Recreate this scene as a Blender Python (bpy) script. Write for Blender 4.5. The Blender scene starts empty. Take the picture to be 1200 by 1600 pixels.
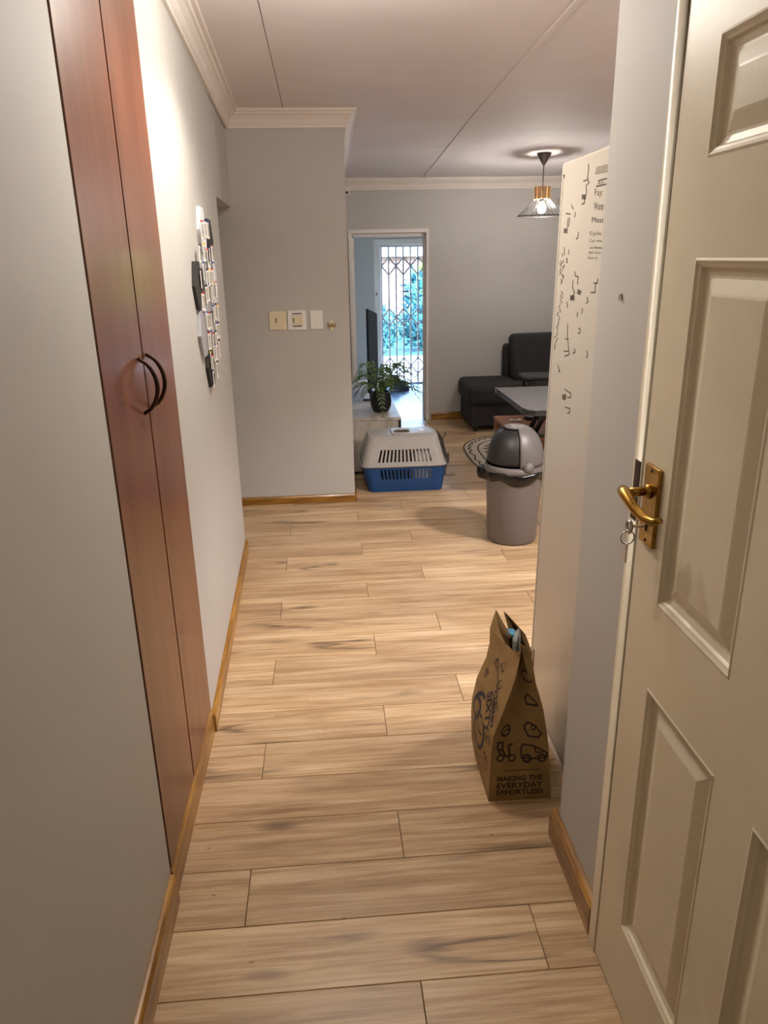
import bpy, bmesh, math, random
from mathutils import Vector, Matrix, Euler
random.seed(7)
scene = bpy.context.scene
C = scene.collection

# ------------------------------------------------------------------ camera
cam_d = bpy.data.cameras.new('camera')
cam = bpy.data.objects.new('camera', cam_d); C.objects.link(cam)
cam_d.sensor_fit = 'VERTICAL'; cam_d.sensor_height = 36.0
cam_d.lens = 1155.65 / 1600 * 36.0
cam_d.clip_start = 0.02; cam_d.clip_end = 200
R = Matrix(((0.9967516, -0.07860769, -0.01752356),
            (-0.04216254, -0.32392935, -0.94514131),
            (0.06861898, 0.94280995, -0.3261914)))
Rt = R.transposed()
M = Matrix.Identity(4)
for i in range(3):
    M[i][0] = Rt[i][0]; M[i][1] = -Rt[i][1]; M[i][2] = -Rt[i][2]
M[2][3] = 1.6
cam.matrix_world = M
scene.camera = cam

# ------------------------------------------------------------------ world, lights, exposure
world = bpy.data.worlds.new('world'); scene.world = world; world.use_nodes = True
wn = world.node_tree.nodes; wl = world.node_tree.links
sky = wn.new('ShaderNodeTexSky'); sky.sky_type = 'NISHITA'
sky.sun_disc = False; sky.sun_elevation = math.radians(48); sky.sun_rotation = math.radians(150)
wl.new(sky.outputs[0], wn['Background'].inputs[0]); wn['Background'].inputs[1].default_value = 3.0
sun_d = bpy.data.lights.new('sun', 'SUN'); sun = bpy.data.objects.new('sun', sun_d); C.objects.link(sun)
sun_d.energy = 4; sun_d.angle = math.radians(3); sun_d.color = (0.66, 0.86, 1.0)
sun.rotation_euler = Euler((math.radians(38), math.radians(12), 0)); sun.location = (0, 0, 12)

def lamp(name, loc, power, col, radius=0.05, kind='POINT', **kw):
    d = bpy.data.lights.new(name, kind); o = bpy.data.objects.new(name, d); C.objects.link(o)
    d.energy = power; d.color = col; d.shadow_soft_size = radius; o.location = loc
    for k, v in kw.items(): setattr(d, k, v)
    return o
# a two-headed ceiling fitting over the passage (just above the frame), a kitchen fitting plus added fill lights in the hall and behind the viewer
for k, (hy, hw) in enumerate(((2.05, 13), (2.78, 14))):
    lamp('hall_spot_light', (-0.04, hy, 2.31), hw, (1.0, 0.93, 0.82), 0.045, 'SPOT', spot_size=math.radians(150), spot_blend=0.55)
HALL = lamp('hall_fill_light', (0.14, 2.45, 2.30), 15, (1.0, 0.94, 0.83), 0.08)  # point light added for diffuse glow, besides the two spot heads
KIT = lamp('kitchen_spot_light', (1.98, 2.90, 2.22), 92, (1.0, 0.90, 0.88), 0.07, 'SPOT', spot_size=math.radians(132), spot_blend=0.35)
KIT2 = lamp('kitchen_spot_light', (2.30, 2.55, 2.20), 42, (1.0, 0.90, 0.88), 0.09, 'SPOT', spot_size=math.radians(132), spot_blend=0.35)
KITG = lamp('kitchen_ceiling_light', (2.2, 2.6, 2.2), 16, (1.0, 0.94, 0.90), 0.1)
REAR = lamp('rear_fill_light', (0.05, -0.55, 2.35), 2.5, (1.0, 0.84, 0.60), 0.08)  # weak unseen fill added behind the viewer

vs = scene.view_settings
vs.view_transform = 'Standard'; vs.look = 'None'; vs.gamma = 1.0; vs.use_curve_mapping = False
vs.exposure = 0.80

# ------------------------------------------------------------------ materials
def lin(c):
    return tuple(((v/255)/12.92 if v/255 <= 0.04045 else ((v/255+0.055)/1.055)**2.4) for v in c) + (1.0,)
class NT:
    def __init__(s, name):
        s.m = bpy.data.materials.new(name); s.m.use_nodes = True
        s.t = s.m.node_tree; s.n = s.t.nodes; s.b = s.n['Principled BSDF']
    def node(s, typ, **kw):
        n = s.n.new(typ)
        for k, v in kw.items():
            if k.startswith('i_'): n.inputs[k[2:].replace('_', ' ')].default_value = v
            else: setattr(n, k, v)
        return n
    def link(s, a, b): s.t.links.new(a, b)
    def ramp(s, fac, stops):
        r = s.n.new('ShaderNodeValToRGB'); e = r.color_ramp.elements
        e[0].position, e[0].color = stops[0]; e[1].position, e[1].color = stops[-1]
        for p, c in stops[1:-1]:
            x = e.new(p); x.color = c
        s.link(fac, r.inputs[0]); return r.outputs[0]
    def mix(s, a, b, fac, mode='MIX'):
        m = s.n.new('ShaderNodeMix'); m.data_type = 'RGBA'; m.blend_type = mode
        for sock, v in ((m.inputs[0], fac), (m.inputs[6], a), (m.inputs[7], b)):
            if hasattr(v, 'links'): s.link(v, sock)
            else: sock.default_value = v
        return m.outputs[2]
    def bump(s, h, strength=0.1, dist=0.01):
        b = s.n.new('ShaderNodeBump'); b.inputs['Strength'].default_value = strength; b.inputs['Distance'].default_value = dist
        s.link(h, b.inputs['Height']); s.link(b.outputs[0], s.b.inputs['Normal'])
    def col(s, c):
        if hasattr(c, 'links'): s.link(c, s.b.inputs['Base Color'])
        else: s.b.inputs['Base Color'].default_value = c
    def noise(s, vec, scale, detail=4, rough=0.55):
        n = s.node('ShaderNodeTexNoise'); n.inputs['Scale'].default_value = scale; n.inputs['Detail'].default_value = detail; n.inputs['Roughness'].default_value = rough
        if vec is not None: s.link(vec, n.inputs['Vector'])
        return n.outputs[0]
MATS = {}
def plain(name, rgb, rough=0.5, metal=0.0, var=0.06, scale=30, bump=0.0, bscale=200, spec=None, coat=0.0):
    """plain colour with a faint procedural variation and optional fine relief"""
    t = NT(name); c = t.node('ShaderNodeTexCoord'); o = c.outputs['Object']
    base = lin(rgb); dark = tuple(v*(1-2*var) for v in base[:3]) + (1,); lite = tuple(min(1, v*(1+var)) for v in base[:3]) + (1,)
    t.col(t.ramp(t.noise(o, scale), [(0.3, dark), (0.7, lite)]))
    t.b.inputs['Roughness'].default_value = rough; t.b.inputs['Metallic'].default_value = metal
    if spec is not None: t.b.inputs['Specular IOR Level'].default_value = spec
    if coat: t.b.inputs['Coat Weight'].default_value = coat; t.b.inputs['Coat Roughness'].default_value = 0.1
    if bump: t.bump(t.noise(o, bscale, 3), bump, 0.002)
    MATS[name] = t.m; return t.m

paint = plain('grey_wall_paint', (186, 183, 178), 0.62, var=0.015, scale=3, bump=0.12, bscale=140)
ceil_m = plain('ceiling_board_paint', (222, 214, 214), 0.75, var=0.02, scale=2.5, bump=0.10, bscale=25)
white_trim = plain('white_trim_paint', (226, 220, 214), 0.45, var=0.02, scale=8)
cove_m = plain('cornice_paint', (222, 212, 204), 0.5, var=0.02, scale=8)
subfloor = plain('dark_underlay', (58, 42, 32), 0.9)
dark_gap = plain('dark_gap', (22, 16, 14), 0.9)
brass = plain('aged_brass', (176, 138, 66), 0.28, 1.0, var=0.2, scale=60)
dark_brass = plain('dark_strike_metal', (70, 52, 42), 0.45, 0.8, var=0.15, scale=60)
steel = plain('steel', (190, 188, 184), 0.3, 1.0)
ivory = plain('ivory_plastic', (226, 214, 184), 0.38, var=0.02)
white_pl = plain('white_plastic', (232, 229, 222), 0.35, var=0.02)
slot_m = plain('dark_plastic_slot', (60, 54, 48), 0.7)
fridge_m = plain('fridge_enamel', (190, 182, 171), 0.28, var=0.012, scale=4)
fridge_side = plain('fridge_door_edge', (184, 176, 164), 0.35, var=0.01)
ink = plain('marker_ink', (84, 74, 62), 0.7, var=0.2, scale=200)
faint_ink = plain('faded_marker_ink', (130, 120, 106), 0.7, var=0.2, scale=200)
label_m = plain('grey_label_strip', (142, 134, 122), 0.5)
blue_pl = plain('blue_plastic', (16, 66, 118), 0.42, var=0.05, bump=0.15, bscale=400)
grey_pl = plain('light_grey_plastic', (162, 158, 152), 0.45, var=0.03, bump=0.15, bscale=400)
bin_grey = plain('bin_grey_plastic', (112, 105, 102), 0.36, var=0.02, scale=6, bump=0.08, bscale=300)
bin_lid = plain('bin_lid_plastic', (104, 100, 97), 0.42, var=0.02)
bin_flap = plain('bin_flap_plastic', (40, 40, 41), 0.4, var=0.03)
liner_m = plain('black_liner_plastic', (16, 16, 18), 0.22, var=0.1)
print_ink = plain('print_ink_brown', (50, 36, 27), 0.7, var=0.1)
navy_ink = plain('print_ink_navy', (12, 15, 46), 0.6, var=0.1)
clear_pl = plain('grey_plastic_wrap', (176, 182, 178), 0.25, var=0.1)
blue_wrap = plain('blue_plastic_wrap', (88, 160, 200), 0.25, var=0.05)
sofa_m = plain('charcoal_fabric', (46, 44, 46), 0.95, var=0.12, scale=9, bump=0.5, bscale=500)
slate_m = plain('grey_slate_top', (92, 89, 90), 0.6, var=0.05, scale=12)
slate_edge = plain('dark_table_edge', (52, 52, 55), 0.4)
silver_m = plain('silver_edge', (190, 192, 196), 0.3, 0.9)
tv_m = plain('tv_black', (34, 36, 44), 0.75, spec=0.2)
pot_m = plain('black_pot_glaze', (26, 27, 30), 0.35)
leaf_m = plain('fern_leaf', (92, 122, 66), 0.5, var=0.3, scale=25)
leaf_b = plain('garden_leaf', (48, 104, 112), 0.6, var=0.3, scale=3)
leaf_y = plain('tree_leaf', (120, 165, 60), 0.6, var=0.25, scale=2)
stem_m = plain('dark_stem', (56, 50, 36), 0.7)
cap_m = plain('navy_cap_cloth', (38, 40, 58), 0.9, var=0.1, bump=0.3, bscale=600)
gate_m = plain('mauve_grey_steel', (186, 178, 184), 0.45, 0.2)
rug_m = plain('cream_rug', (186, 174, 158), 0.95, var=0.08, scale=60, bump=0.6, bscale=600)
rug_k = plain('charcoal_rug_yarn', (60, 54, 50), 0.95, var=0.1, bump=0.5, bscale=600)
black_m = plain('black_plastic', (30, 29, 30), 0.45)
paving = plain('pale_paving', (176, 166, 156), 0.8, var=0.05, scale=4)
fascia = plain('white_fascia', (150, 160, 172), 0.6)
hex_black = plain('black_felt', (46, 44, 43), 0.9, bump=0.3, bscale=800)
hex_grey = plain('grey_felt', (156, 156, 160), 0.9, bump=0.3, bscale=800)
hex_white = plain('white_felt', (222, 222, 230), 0.9, bump=0.3, bscale=800)
card_m = plain('white_card', (236, 232, 226), 0.6)
card_line = plain('card_grey_line', (120, 108, 98), 0.7)
pin_cols = {'red': plain('red_pin', (190, 52, 40), 0.4), 'blue': plain('blue_pin', (60, 80, 160), 0.4), 'yellow': plain('yellow_pin', (226, 190, 50), 0.4), 'black': plain('black_pin', (34, 32, 32), 0.4)}
shade_m = plain('smoked_wire', (70, 66, 66), 0.35, 0.6)
canopy_m = plain('brown_black_canopy', (48, 36, 34), 0.5)
tile2 = plain('entry_floor_tile', (112, 134, 146), 0.3, var=0.02, scale=4)
remote_w = plain('white_remote', (224, 214, 204), 0.4)
bulb = NT('lit_bulb'); bulb.b.inputs['Emission Color'].default_value = (1, 0.94, 0.86, 1); bulb.b.inputs['Emission Strength'].default_value = 330
bulb_m = bulb.m

def wood(name, stops, stretch=(1, 14, 14), scale=2.2, rough=0.4, coat=0.0, rand=True, fine=0.35, bump=0.05):
    t = NT(name); c = t.node('ShaderNodeTexCoord'); oi = t.node('ShaderNodeObjectInfo')
    mp = t.node('ShaderNodeMapping'); mp.inputs['Scale'].default_value = stretch
    add = t.node('ShaderNodeVectorMath', operation='ADD'); mul = t.node('ShaderNodeVectorMath', operation='SCALE')
    cb = t.node('ShaderNodeCombineXYZ'); 
    for k in range(3): t.link(oi.outputs['Random'], cb.inputs[k])
    t.link(cb.outputs[0], mul.inputs[0]); mul.inputs['Scale'].default_value = 37.0 if rand else 0.0
    t.link(c.outputs['Object'], add.inputs[0]); t.link(mul.outputs[0], add.inputs[1])
    t.link(add.outputs[0], mp.inputs['Vector'])
    n1 = t.noise(mp.outputs[0], scale, 6, 0.6)
    mp2 = t.node('ShaderNodeMapping'); mp2.inputs['Scale'].default_value = tuple(v*5 if v > 2 else v*2 for v in stretch)
    t.link(add.outputs[0], mp2.inputs['Vector'])
    n2 = t.noise(mp2.outputs[0], scale*1.4, 4, 0.6)
    a = t.node('ShaderNodeMath', operation='MULTIPLY'); t.link(n2, a.inputs[0]); a.inputs[1].default_value = fine
    b = t.node('ShaderNodeMath', operation='MULTIPLY'); t.link(n1, b.inputs[0]); b.inputs[1].default_value = 1-fine
    s = t.node('ShaderNodeMath', operation='ADD'); t.link(a.outputs[0], s.inputs[0]); t.link(b.outputs[0], s.inputs[1])
    colr = t.ramp(s.outputs[0], [(p, lin(cc)) for p, cc in stops])
    t.col(colr); t.b.inputs['Roughness'].default_value = rough
    if coat: t.b.inputs['Coat Weight'].default_value = coat; t.b.inputs['Coat Roughness'].default_value = 0.15
    t.bump(s.outputs[0], bump, 0.004)
    t.vec = add.outputs[0]; t.colr = colr; t.fac = s.outputs[0]; t.oi = oi
    return t
pine = wood('varnished_pine', [(0.36, (92, 56, 14)), (0.5, (144, 98, 30)), (0.62, (182, 134, 54))], (12, 1.2, 12), 2.4, 0.35, 0.3).m
pine_x = wood('varnished_pine_cross', [(0.36, (92, 56, 14)), (0.5, (144, 98, 30)), (0.62, (182, 134, 54))], (1.2, 12, 12), 2.4, 0.35, 0.3).m
mahog = wood('red_brown_veneer', [(0.3, (90, 47, 28)), (0.5, (115, 65, 41)), (0.7, (131, 81, 55))], (10, 10, 0.7), 1.5, 0.36, 0.25, fine=0.25, bump=0.02).m
coffee_m = wood('brown_table_wood', [(0.3, (104, 62, 40)), (0.7, (150, 96, 64))], (1.2, 10, 10), 2, 0.4).m
cab_m = wood('whitewashed_wood', [(0.3, (150, 138, 122)), (0.5, (190, 180, 166)), (0.7, (214, 206, 194))], (5, 5, 1.2), 2.2, 0.5).m
lampwood = wood('pale_lamp_wood', [(0.3, (206, 158, 104)), (0.7, (236, 200, 150))], (14, 14, 2), 3, 0.5).m

# laminate boards: grain streaks, dark mineral lines and knots, different on every board
lt = wood('oak_laminate', [(0.30, (154, 122, 86)), (0.43, (190, 159, 120)), (0.54, (212, 184, 146)), (0.68, (226, 204, 170))], (0.9, 10, 10), 2.0, 0.40, 0.0, fine=0.42, bump=0.03)
def _knots():
    t = lt
    def vec(sc):
        mp = t.node('ShaderNodeMapping'); mp.inputs['Scale'].default_value = sc; t.link(t.vec, mp.inputs['Vector']); return mp.outputs[0]
    # a few knots: stretched cells, only some of them dark
    v = t.node('ShaderNodeTexVoronoi'); v.inputs['Scale'].default_value = 1.0; t.link(vec((2.4, 8.0, 0.0)), v.inputs['Vector'])
    k = t.ramp(v.outputs['Distance'], [(0.05, (1, 1, 1, 1)), (0.20, (0, 0, 0, 1))])
    sel = t.node('ShaderNodeSeparateColor'); t.link(v.outputs['Color'], sel.inputs[0])
    on = t.node('ShaderNodeMath', operation='GREATER_THAN'); t.link(sel.outputs[0], on.inputs[0]); on.inputs[1].default_value = 0.62
    kk = t.node('ShaderNodeMath', operation='MULTIPLY'); t.link(k, kk.inputs[0]); t.link(on.outputs[0], kk.inputs[1])
    kf = t.node('ShaderNodeMath', operation='MULTIPLY'); t.link(kk.outputs[0], kf.inputs[0]); kf.inputs[1].default_value = 0.72
    # pin holes
    v2 = t.node('ShaderNodeTexVoronoi'); v2.inputs['Scale'].default_value = 1.0; t.link(vec((13, 30, 0.0)), v2.inputs['Vector'])
    ph = t.ramp(v2.outputs['Distance'], [(0.05, (0.7, 0.7, 0.7, 1)), (0.10, (0, 0, 0, 1))])
    s2 = t.node('ShaderNodeSeparateColor'); t.link(v2.outputs['Color'], s2.inputs[0])
    on2 = t.node('ShaderNodeMath', operation='GREATER_THAN'); t.link(s2.outputs[1], on2.inputs[0]); on2.inputs[1].default_value = 0.86
    pf = t.node('ShaderNodeMath', operation='MULTIPLY'); t.link(ph, pf.inputs[0]); t.link(on2.outputs[0], pf.inputs[1])
    # dark mineral cracks: thin contour of a long stretched noise, broken up by a second one
    n = t.noise(vec((0.55, 5.0, 1)), 1.6, 3, 0.5)
    line = t.ramp(n, [(0.405, (0, 0, 0, 1)), (0.425, (1, 1, 1, 1)), (0.432, (1, 1, 1, 1)), (0.47, (0, 0, 0, 1))])
    m2 = t.ramp(t.noise(vec((1.1, 3.0, 1)), 1.7, 2, 0.5), [(0.50, (0, 0, 0, 1)), (0.62, (0.75, 0.75, 0.75, 1))])
    lf = t.node('ShaderNodeMath', operation='MULTIPLY'); t.link(line, lf.inputs[0]); t.link(m2, lf.inputs[1])
    # cathedral rings
    w = t.node('ShaderNodeTexWave'); w.wave_type = 'BANDS'; w.bands_direction = 'Y'; w.inputs['Scale'].default_value = 3.2; w.inputs['Distortion'].default_value = 9; w.inputs['Detail'].default_value = 4; w.inputs['Detail Scale'].default_value = 1.6
    t.link(vec((0.32, 2.6, 1)), w.inputs['Vector'])
    wb = t.ramp(w.outputs[1], [(0.0, (0.74, 0.70, 0.66, 1)), (0.45, (1, 1, 1, 1))])
    # grey-brown heart bands
    hb = t.ramp(t.noise(vec((0.5, 3.2, 1)), 1.5, 3, 0.5), [(0.42, (0.80, 0.76, 0.74, 1)), (0.60, (1.03, 1.03, 1.03, 1))])
    c = t.mix(t.colr, wb, 0.60, 'MULTIPLY'); c = t.mix(c, hb, 1.0, 'MULTIPLY')
    c = t.mix(c, lin((84, 62, 48)), lf.outputs[0]); c = t.mix(c, lin((86, 64, 50)), kf.outputs[0]); c = t.mix(c, lin((96, 66, 46)), pf.outputs[0])
    tone = t.ramp(t.oi.outputs['Random'], [(0.0, (0.86, 0.85, 0.84, 1)), (0.5, (0.96, 0.95, 0.94, 1)), (1.0, (1, 1, 1, 1))])
    t.col(t.mix(c, tone, 1.0, 'MULTIPLY'))
_knots(); laminate = lt.m

# cream door paint with embossed grain
dt = NT('cream_door_paint'); _c = dt.node('ShaderNodeTexCoord'); _mp = dt.node('ShaderNodeMapping'); _mp.inputs['Scale'].default_value = (60, 60, 5)
dt.link(_c.outputs['Object'], _mp.inputs['Vector']); _n = dt.noise(_mp.outputs[0], 3, 4); dt.bump(_n, 0.10, 0.003)
dt.col(dt.ramp(dt.noise(_c.outputs['Object'], 3), [(0.3, lin((214, 202, 176))), (0.7, lin((224, 212, 188)))])); dt.b.inputs['Roughness'].default_value = 0.42
door_m = dt.m
# kraft paper
pt = NT('kraft_paper'); _c = pt.node('ShaderNodeTexCoord'); pt.col(pt.ramp(pt.noise(_c.outputs['Object'], 16), [(0.3, lin((132, 104, 62))), (0.7, lin((156, 125, 79)))]))
pt.bump(pt.noise(_c.outputs['Object'], 22, 5), 0.35, 0.01); pt.b.inputs['Roughness'].default_value = 0.75; kraft = pt.m
# far brick wall
bt = NT('pale_brick'); _c = bt.node('ShaderNodeTexCoord'); _b = bt.node('ShaderNodeTexBrick'); _mp = bt.node('ShaderNodeMapping')
_mp.inputs['Rotation'].default_value = (math.radians(90), 0, 0); bt.link(_c.outputs['Object'], _mp.inputs['Vector']); bt.link(_mp.outputs[0], _b.inputs['Vector'])
_b.inputs['Color1'].default_value = lin((150, 124, 116)); _b.inputs['Color2'].default_value = lin((134, 106, 98)); _b.inputs['Mortar'].default_value = lin((104, 96, 94))
_b.inputs['Scale'].default_value = 3.2; _b.inputs['Mortar Size'].default_value = 0.03; bt.col(_b.outputs[0]); bt.b.inputs['Roughness'].default_value = 0.9; brick_m = bt.m

# ------------------------------------------------------------------ mesh helpers
class MB:
    def __init__(s): s.v = []; s.f = []
    def quad(s, *pts):
        i = len(s.v); s.v += [tuple(p) for p in pts]; s.f.append(tuple(range(i, i+len(pts)))); return s
    def box(s, x0, x1, y0, y1, z0, z1):
        i = len(s.v)
        s.v += [(x0,y0,z0),(x1,y0,z0),(x1,y1,z0),(x0,y1,z0),(x0,y0,z1),(x1,y0,z1),(x1,y1,z1),(x0,y1,z1)]
        s.f += [tuple(i+k for k in q) for q in ((0,3,2,1),(4,5,6,7),(0,1,5,4),(1,2,6,5),(2,3,7,6),(3,0,4,7))]; return s
    def hexa(s, b, t):   # bottom 4 pts, top 4 pts
        i = len(s.v); s.v += [tuple(p) for p in b] + [tuple(p) for p in t]
        s.f += [tuple(i+k for k in q) for q in ((0,3,2,1),(4,5,6,7),(0,1,5,4),(1,2,6,5),(2,3,7,6),(3,0,4,7))]; return s
    def rings(s, rings, cap0=True, cap1=True, closed=True):
        i0 = len(s.v); n = len(rings[0])
        for r in rings: s.v += [tuple(p) for p in r]
        for k in range(len(rings)-1):
            for j in range(n if closed else n-1):
                a = i0+k*n+j; b = i0+k*n+(j+1) % n
                s.f.append((a, b, b+n, a+n))
        if cap0: s.f.append(tuple(i0+j for j in reversed(range(n))))
        if cap1: s.f.append(tuple(i0+(len(rings)-1)*n+j for j in range(n)))
        return s
    def lathe(s, prof, c=(0, 0, 0), n=24, cap0=True, cap1=True):
        return s.rings([[(c[0]+r*math.cos(2*math.pi*j/n), c[1]+r*math.sin(2*math.pi*j/n), c[2]+z) for j in range(n)] for r, z in prof], cap0, cap1)
    def tube(s, pts, r, n=8, cap=True):
        pts = [Vector(p) for p in pts]; rs = r if isinstance(r, (list, tuple)) else [r]*len(pts)
        rings = []; up = None
        for k, p in enumerate(pts):
            d = (pts[min(k+1, len(pts)-1)]-pts[max(k-1, 0)]).normalized()
            if up is None:
                up = Vector((0, 0, 1)) if abs(d.z) < 0.9 else Vector((1, 0, 0))
            a = d.cross(up).normalized(); b = a.cross(d).normalized(); up = b
            rings.append([p+rs[k]*(a*math.cos(2*math.pi*j/n)+b*math.sin(2*math.pi*j/n)) for j in range(n)])
        return s.rings(rings, cap, cap)
    def bar(s, a, b, w, h):
        a = Vector(a); b = Vector(b); d = (b-a).normalized(); up = Vector((0, 0, 1)) if abs(d.z) < 0.95 else Vector((0, 1, 0))
        x = d.cross(up).normalized()*w/2; y = x.cross(d).normalized()*h/2
        return s.hexa([a-x-y, a+x-y, a+x+y, a-x+y], [b-x-y, b+x-y, b+x+y, b-x+y])
    def build(s, name, mat, parent=None, smooth=False, bevel=0.0, seg=2, mods=(), auto=None):
        me = bpy.data.meshes.new(name)
        v = s.v
        if parent is not None:
            r = parent
            while r.parent: r = r.parent
            o = r.location; v = [(p[0]-o[0], p[1]-o[1], p[2]-o[2]) for p in v]
        me.from_pydata(v, [], s.f)
        bm = bmesh.new(); bm.from_mesh(me)
        bmesh.ops.recalc_face_normals(bm, faces=bm.faces)
        if bevel: 
            bmesh.ops.remove_doubles(bm, verts=bm.verts, dist=1e-6)
            bmesh.ops.bevel(bm, geom=bm.edges, offset=bevel, segments=seg, profile=0.5, affect='EDGES', clamp_overlap=True)
        bm.to_mesh(me); bm.free()
        if smooth or bevel:
            for p in me.polygons: p.use_smooth = True
        me.materials.append(mat)
        ob = bpy.data.objects.new(name, me); C.objects.link(ob)
        if parent is not None: ob.parent = parent
        if bevel or auto:
            m = ob.modifiers.new('wn', 'WEIGHTED_NORMAL'); m.keep_sharp = True
        for mtype, kw in mods:
            m = ob.modifiers.new(mtype.lower(), mtype)
            for k, vv in kw.items(): setattr(m, k, vv)
        return ob
def tag(o, label=None, cat=None, group=None, kind=None):
    if label: o['label'] = label
    if cat: o['category'] = cat
    if group: o['group'] = group
    if kind: o['kind'] = kind
    return o
def thing(name, loc, label=None, cat=None, group=None, kind=None):
    o = bpy.data.objects.new(name, None); o.empty_display_size = 0.05; C.objects.link(o); o.location = loc
    return tag(o, label, cat, group, kind)
def struct(o, label=None): 
    o['kind'] = 'structure'
    if label: o['label'] = label
    return o
def copy_tree(o, parent=None):
    c = o.copy(); C.objects.link(c); c.parent = parent
    for ch in list(o.children): copy_tree(ch, c)
    return c
def text2d(s, size=1.0, bold=0.0):
    cu = bpy.data.curves.new('t', 'FONT'); cu.body = s; cu.size = size; cu.resolution_u = 3; cu.offset = bold
    ob = bpy.data.objects.new('t', cu); C.objects.link(ob)
    dg = bpy.context.evaluated_depsgraph_get(); me = ob.evaluated_get(dg).to_mesh()
    v = [(p.co.x, p.co.y) for p in me.vertices]; f = [tuple(p.vertices) for p in me.polygons]
    ob.evaluated_get(dg).to_mesh_clear(); bpy.data.objects.remove(ob); bpy.data.curves.remove(cu)
    x0 = min(a for a, b in v); x1 = max(a for a, b in v); y0 = min(b for a, b in v); y1 = max(b for a, b in v)
    return [((a-x0)/(x1-x0), (b-y0)/(y1-y0)) for a, b in v], f, (x1-x0)/(y1-y0)

def zc(y): return 2.42-0.028*(y-4.85) if y < 4.85 else 2.42-0.053*(y-4.85)
def xl(y): return -0.462 if y < 2.3 else -0.462-0.0282*(y-2.3)

# ------------------------------------------------------------------ structure
# floor: dark underlay and every laminate board
fl = struct(MB().box(-1.9, 3.5, -1.3, 7.48, -0.06, -0.010).build('floor', subfloor), 'oak laminate floor laid across the passage')
ROW, L = 0.188, 1.22
J = {0: 0.465, 1: -0.268, 2: 0.158}
for k in range(-9, 33):
    y0 = 1.456+ROW*(k-1); y1 = y0+ROW
    if y1 > 7.55: break
    y1 = min(y1, 7.475); x = J[k % 3]-2*L
    while x < 2.75:
        a, b = max(x, -1.35), min(x+L, 2.8); x += L
        if b-a < 0.05: continue
        g = 0.0008; cx, cy = (a+b)/2, (y0+y1)/2; hx, hy = (b-a)/2-g, (y1-y0)/2-g
        t = MB(); e = 0.0014
        t.hexa([(-hx,-hy,-0.010),(hx,-hy,-0.010),(hx,hy,-0.010),(-hx,hy,-0.010)], [(-hx,-hy,-e),(hx,-hy,-e),(hx,hy,-e),(-hx,hy,-e)])
        t.f.pop(1)
        t.rings([[(-hx,-hy,-e),(hx,-hy,-e),(hx,hy,-e),(-hx,hy,-e)], [(-hx+e,-hy+e,0),(hx-e,-hy+e,0),(hx-e,hy-e,0),(-hx+e,hy-e,0)]], False, True)
        p = t.build('plank', laminate); p.parent = fl; p.location = (cx, cy, 0)
struct(MB().box(-0.7, 2.3, 7.48, 9.80, -0.06, 0.0).build('floor', tile2), 'pale tiled floor beyond the doorway')

# ceiling boards (two gentle falls) with open joints
ce = struct(MB().hexa([(-1.9,-1.3,zc(-1.3)+0.012),(3.5,-1.3,zc(-1.3)+0.012),(3.5,4.95,zc(4.95)+0.012),(-1.9,4.95,zc(4.95)+0.012)], [(-1.9,-1.3,2.75),(3.5,-1.3,2.75),(3.5,4.95,2.75),(-1.9,4.95,2.75)])
            .hexa([(-1.9,4.95,zc(4.95)+0.012),(3.5,4.95,zc(4.95)+0.012),(3.5,7.6,zc(7.6)+0.012),(-1.9,7.6,zc(7.6)+0.012)], [(-1.9,4.95,2.75),(3.5,4.95,2.75),(3.5,7.6,2.75),(-1.9,7.6,2.75)]).build('ceiling', ceil_m), 'white boarded ceiling with straight joints')
def cboard(x0, x1, y0, y1):
    ys = [y0, y1] if not (y0 < 4.85 < y1) else [y0, 4.85, y1]
    for a, b in zip(ys, ys[1:]):
        g = 0.0024; ga = g if a == y0 else 0; gb = g if b == y1 else 0
        bb = [(x0+g,a+ga,zc(a)),(x1-g,a+ga,zc(a)),(x1-g,b-gb,zc(b)),(x0+g,b-gb,zc(b))]
        MB().hexa(bb, [(p[0],p[1],p[2]+0.011) for p in bb]).build('ceiling_board', ceil_m, ce)
for x0, x1, ys in ((-1.9, -0.19, (-1.3, 4.95)), (-0.19, 0.97, (-1.3, 2.2, 5.04, 5.99, 7.5)), (0.97, 2.13, (-1.3, 2.6, 5.45, 7.5)), (2.13, 3.45, (-1.3, 2.6, 5.45, 7.5))):
    for a, b in zip(ys, ys[1:]): cboard(x0, x1, a, b)
st = MB()
for a, b in ((-1.2, 4.85), (4.85, 7.40)):
    st.hexa([(0.957,a,zc(a)-0.004),(0.983,a,zc(a)-0.004),(0.983,b,zc(b)-0.004),(0.957,b,zc(b)-0.004)], [(0.953,a,zc(a)),(0.987,a,zc(a)),(0.987,b,zc(b)),(0.953,b,zc(b))])
st.build('cover_strip', ceil_m, ce)

# left wall with the built-in cupboard opening and the passage opening
w = MB(); T = 0.13; top = 2.62
def wl_seg(y0, y1, z0, z1, dx=0.0):
    w.hexa([(xl(y0)-T,y0,z0),(xl(y0)+dx,y0,z0),(xl(y1)+dx,y1,z0),(xl(y1)-T,y1,z0)], [(xl(y0)-T,y0,z1),(xl(y0)+dx,y0,z1),(xl(y1)+dx,y1,z1),(xl(y1)-T,y1,z1)])
wl_seg(-1.3, 1.556, 0, top); wl_seg(1.556, 2.292, 2.36, top); wl_seg(2.292, 2.3, 0, top); wl_seg(2.3, 4.02, 0, top); wl_seg(4.02, 4.89, 1.90, top, -0.004)
struct(w.build('wall_left', paint), 'light grey passage wall with the cupboard set into it')
struct(MB().box(-1.9, 0.157, 4.89, 5.03, 0, top).box(0.03, 0.157, 5.03, 7.48, 0, top).build('wall_partition', paint), 'grey wall with the light switches facing the passage')
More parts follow.
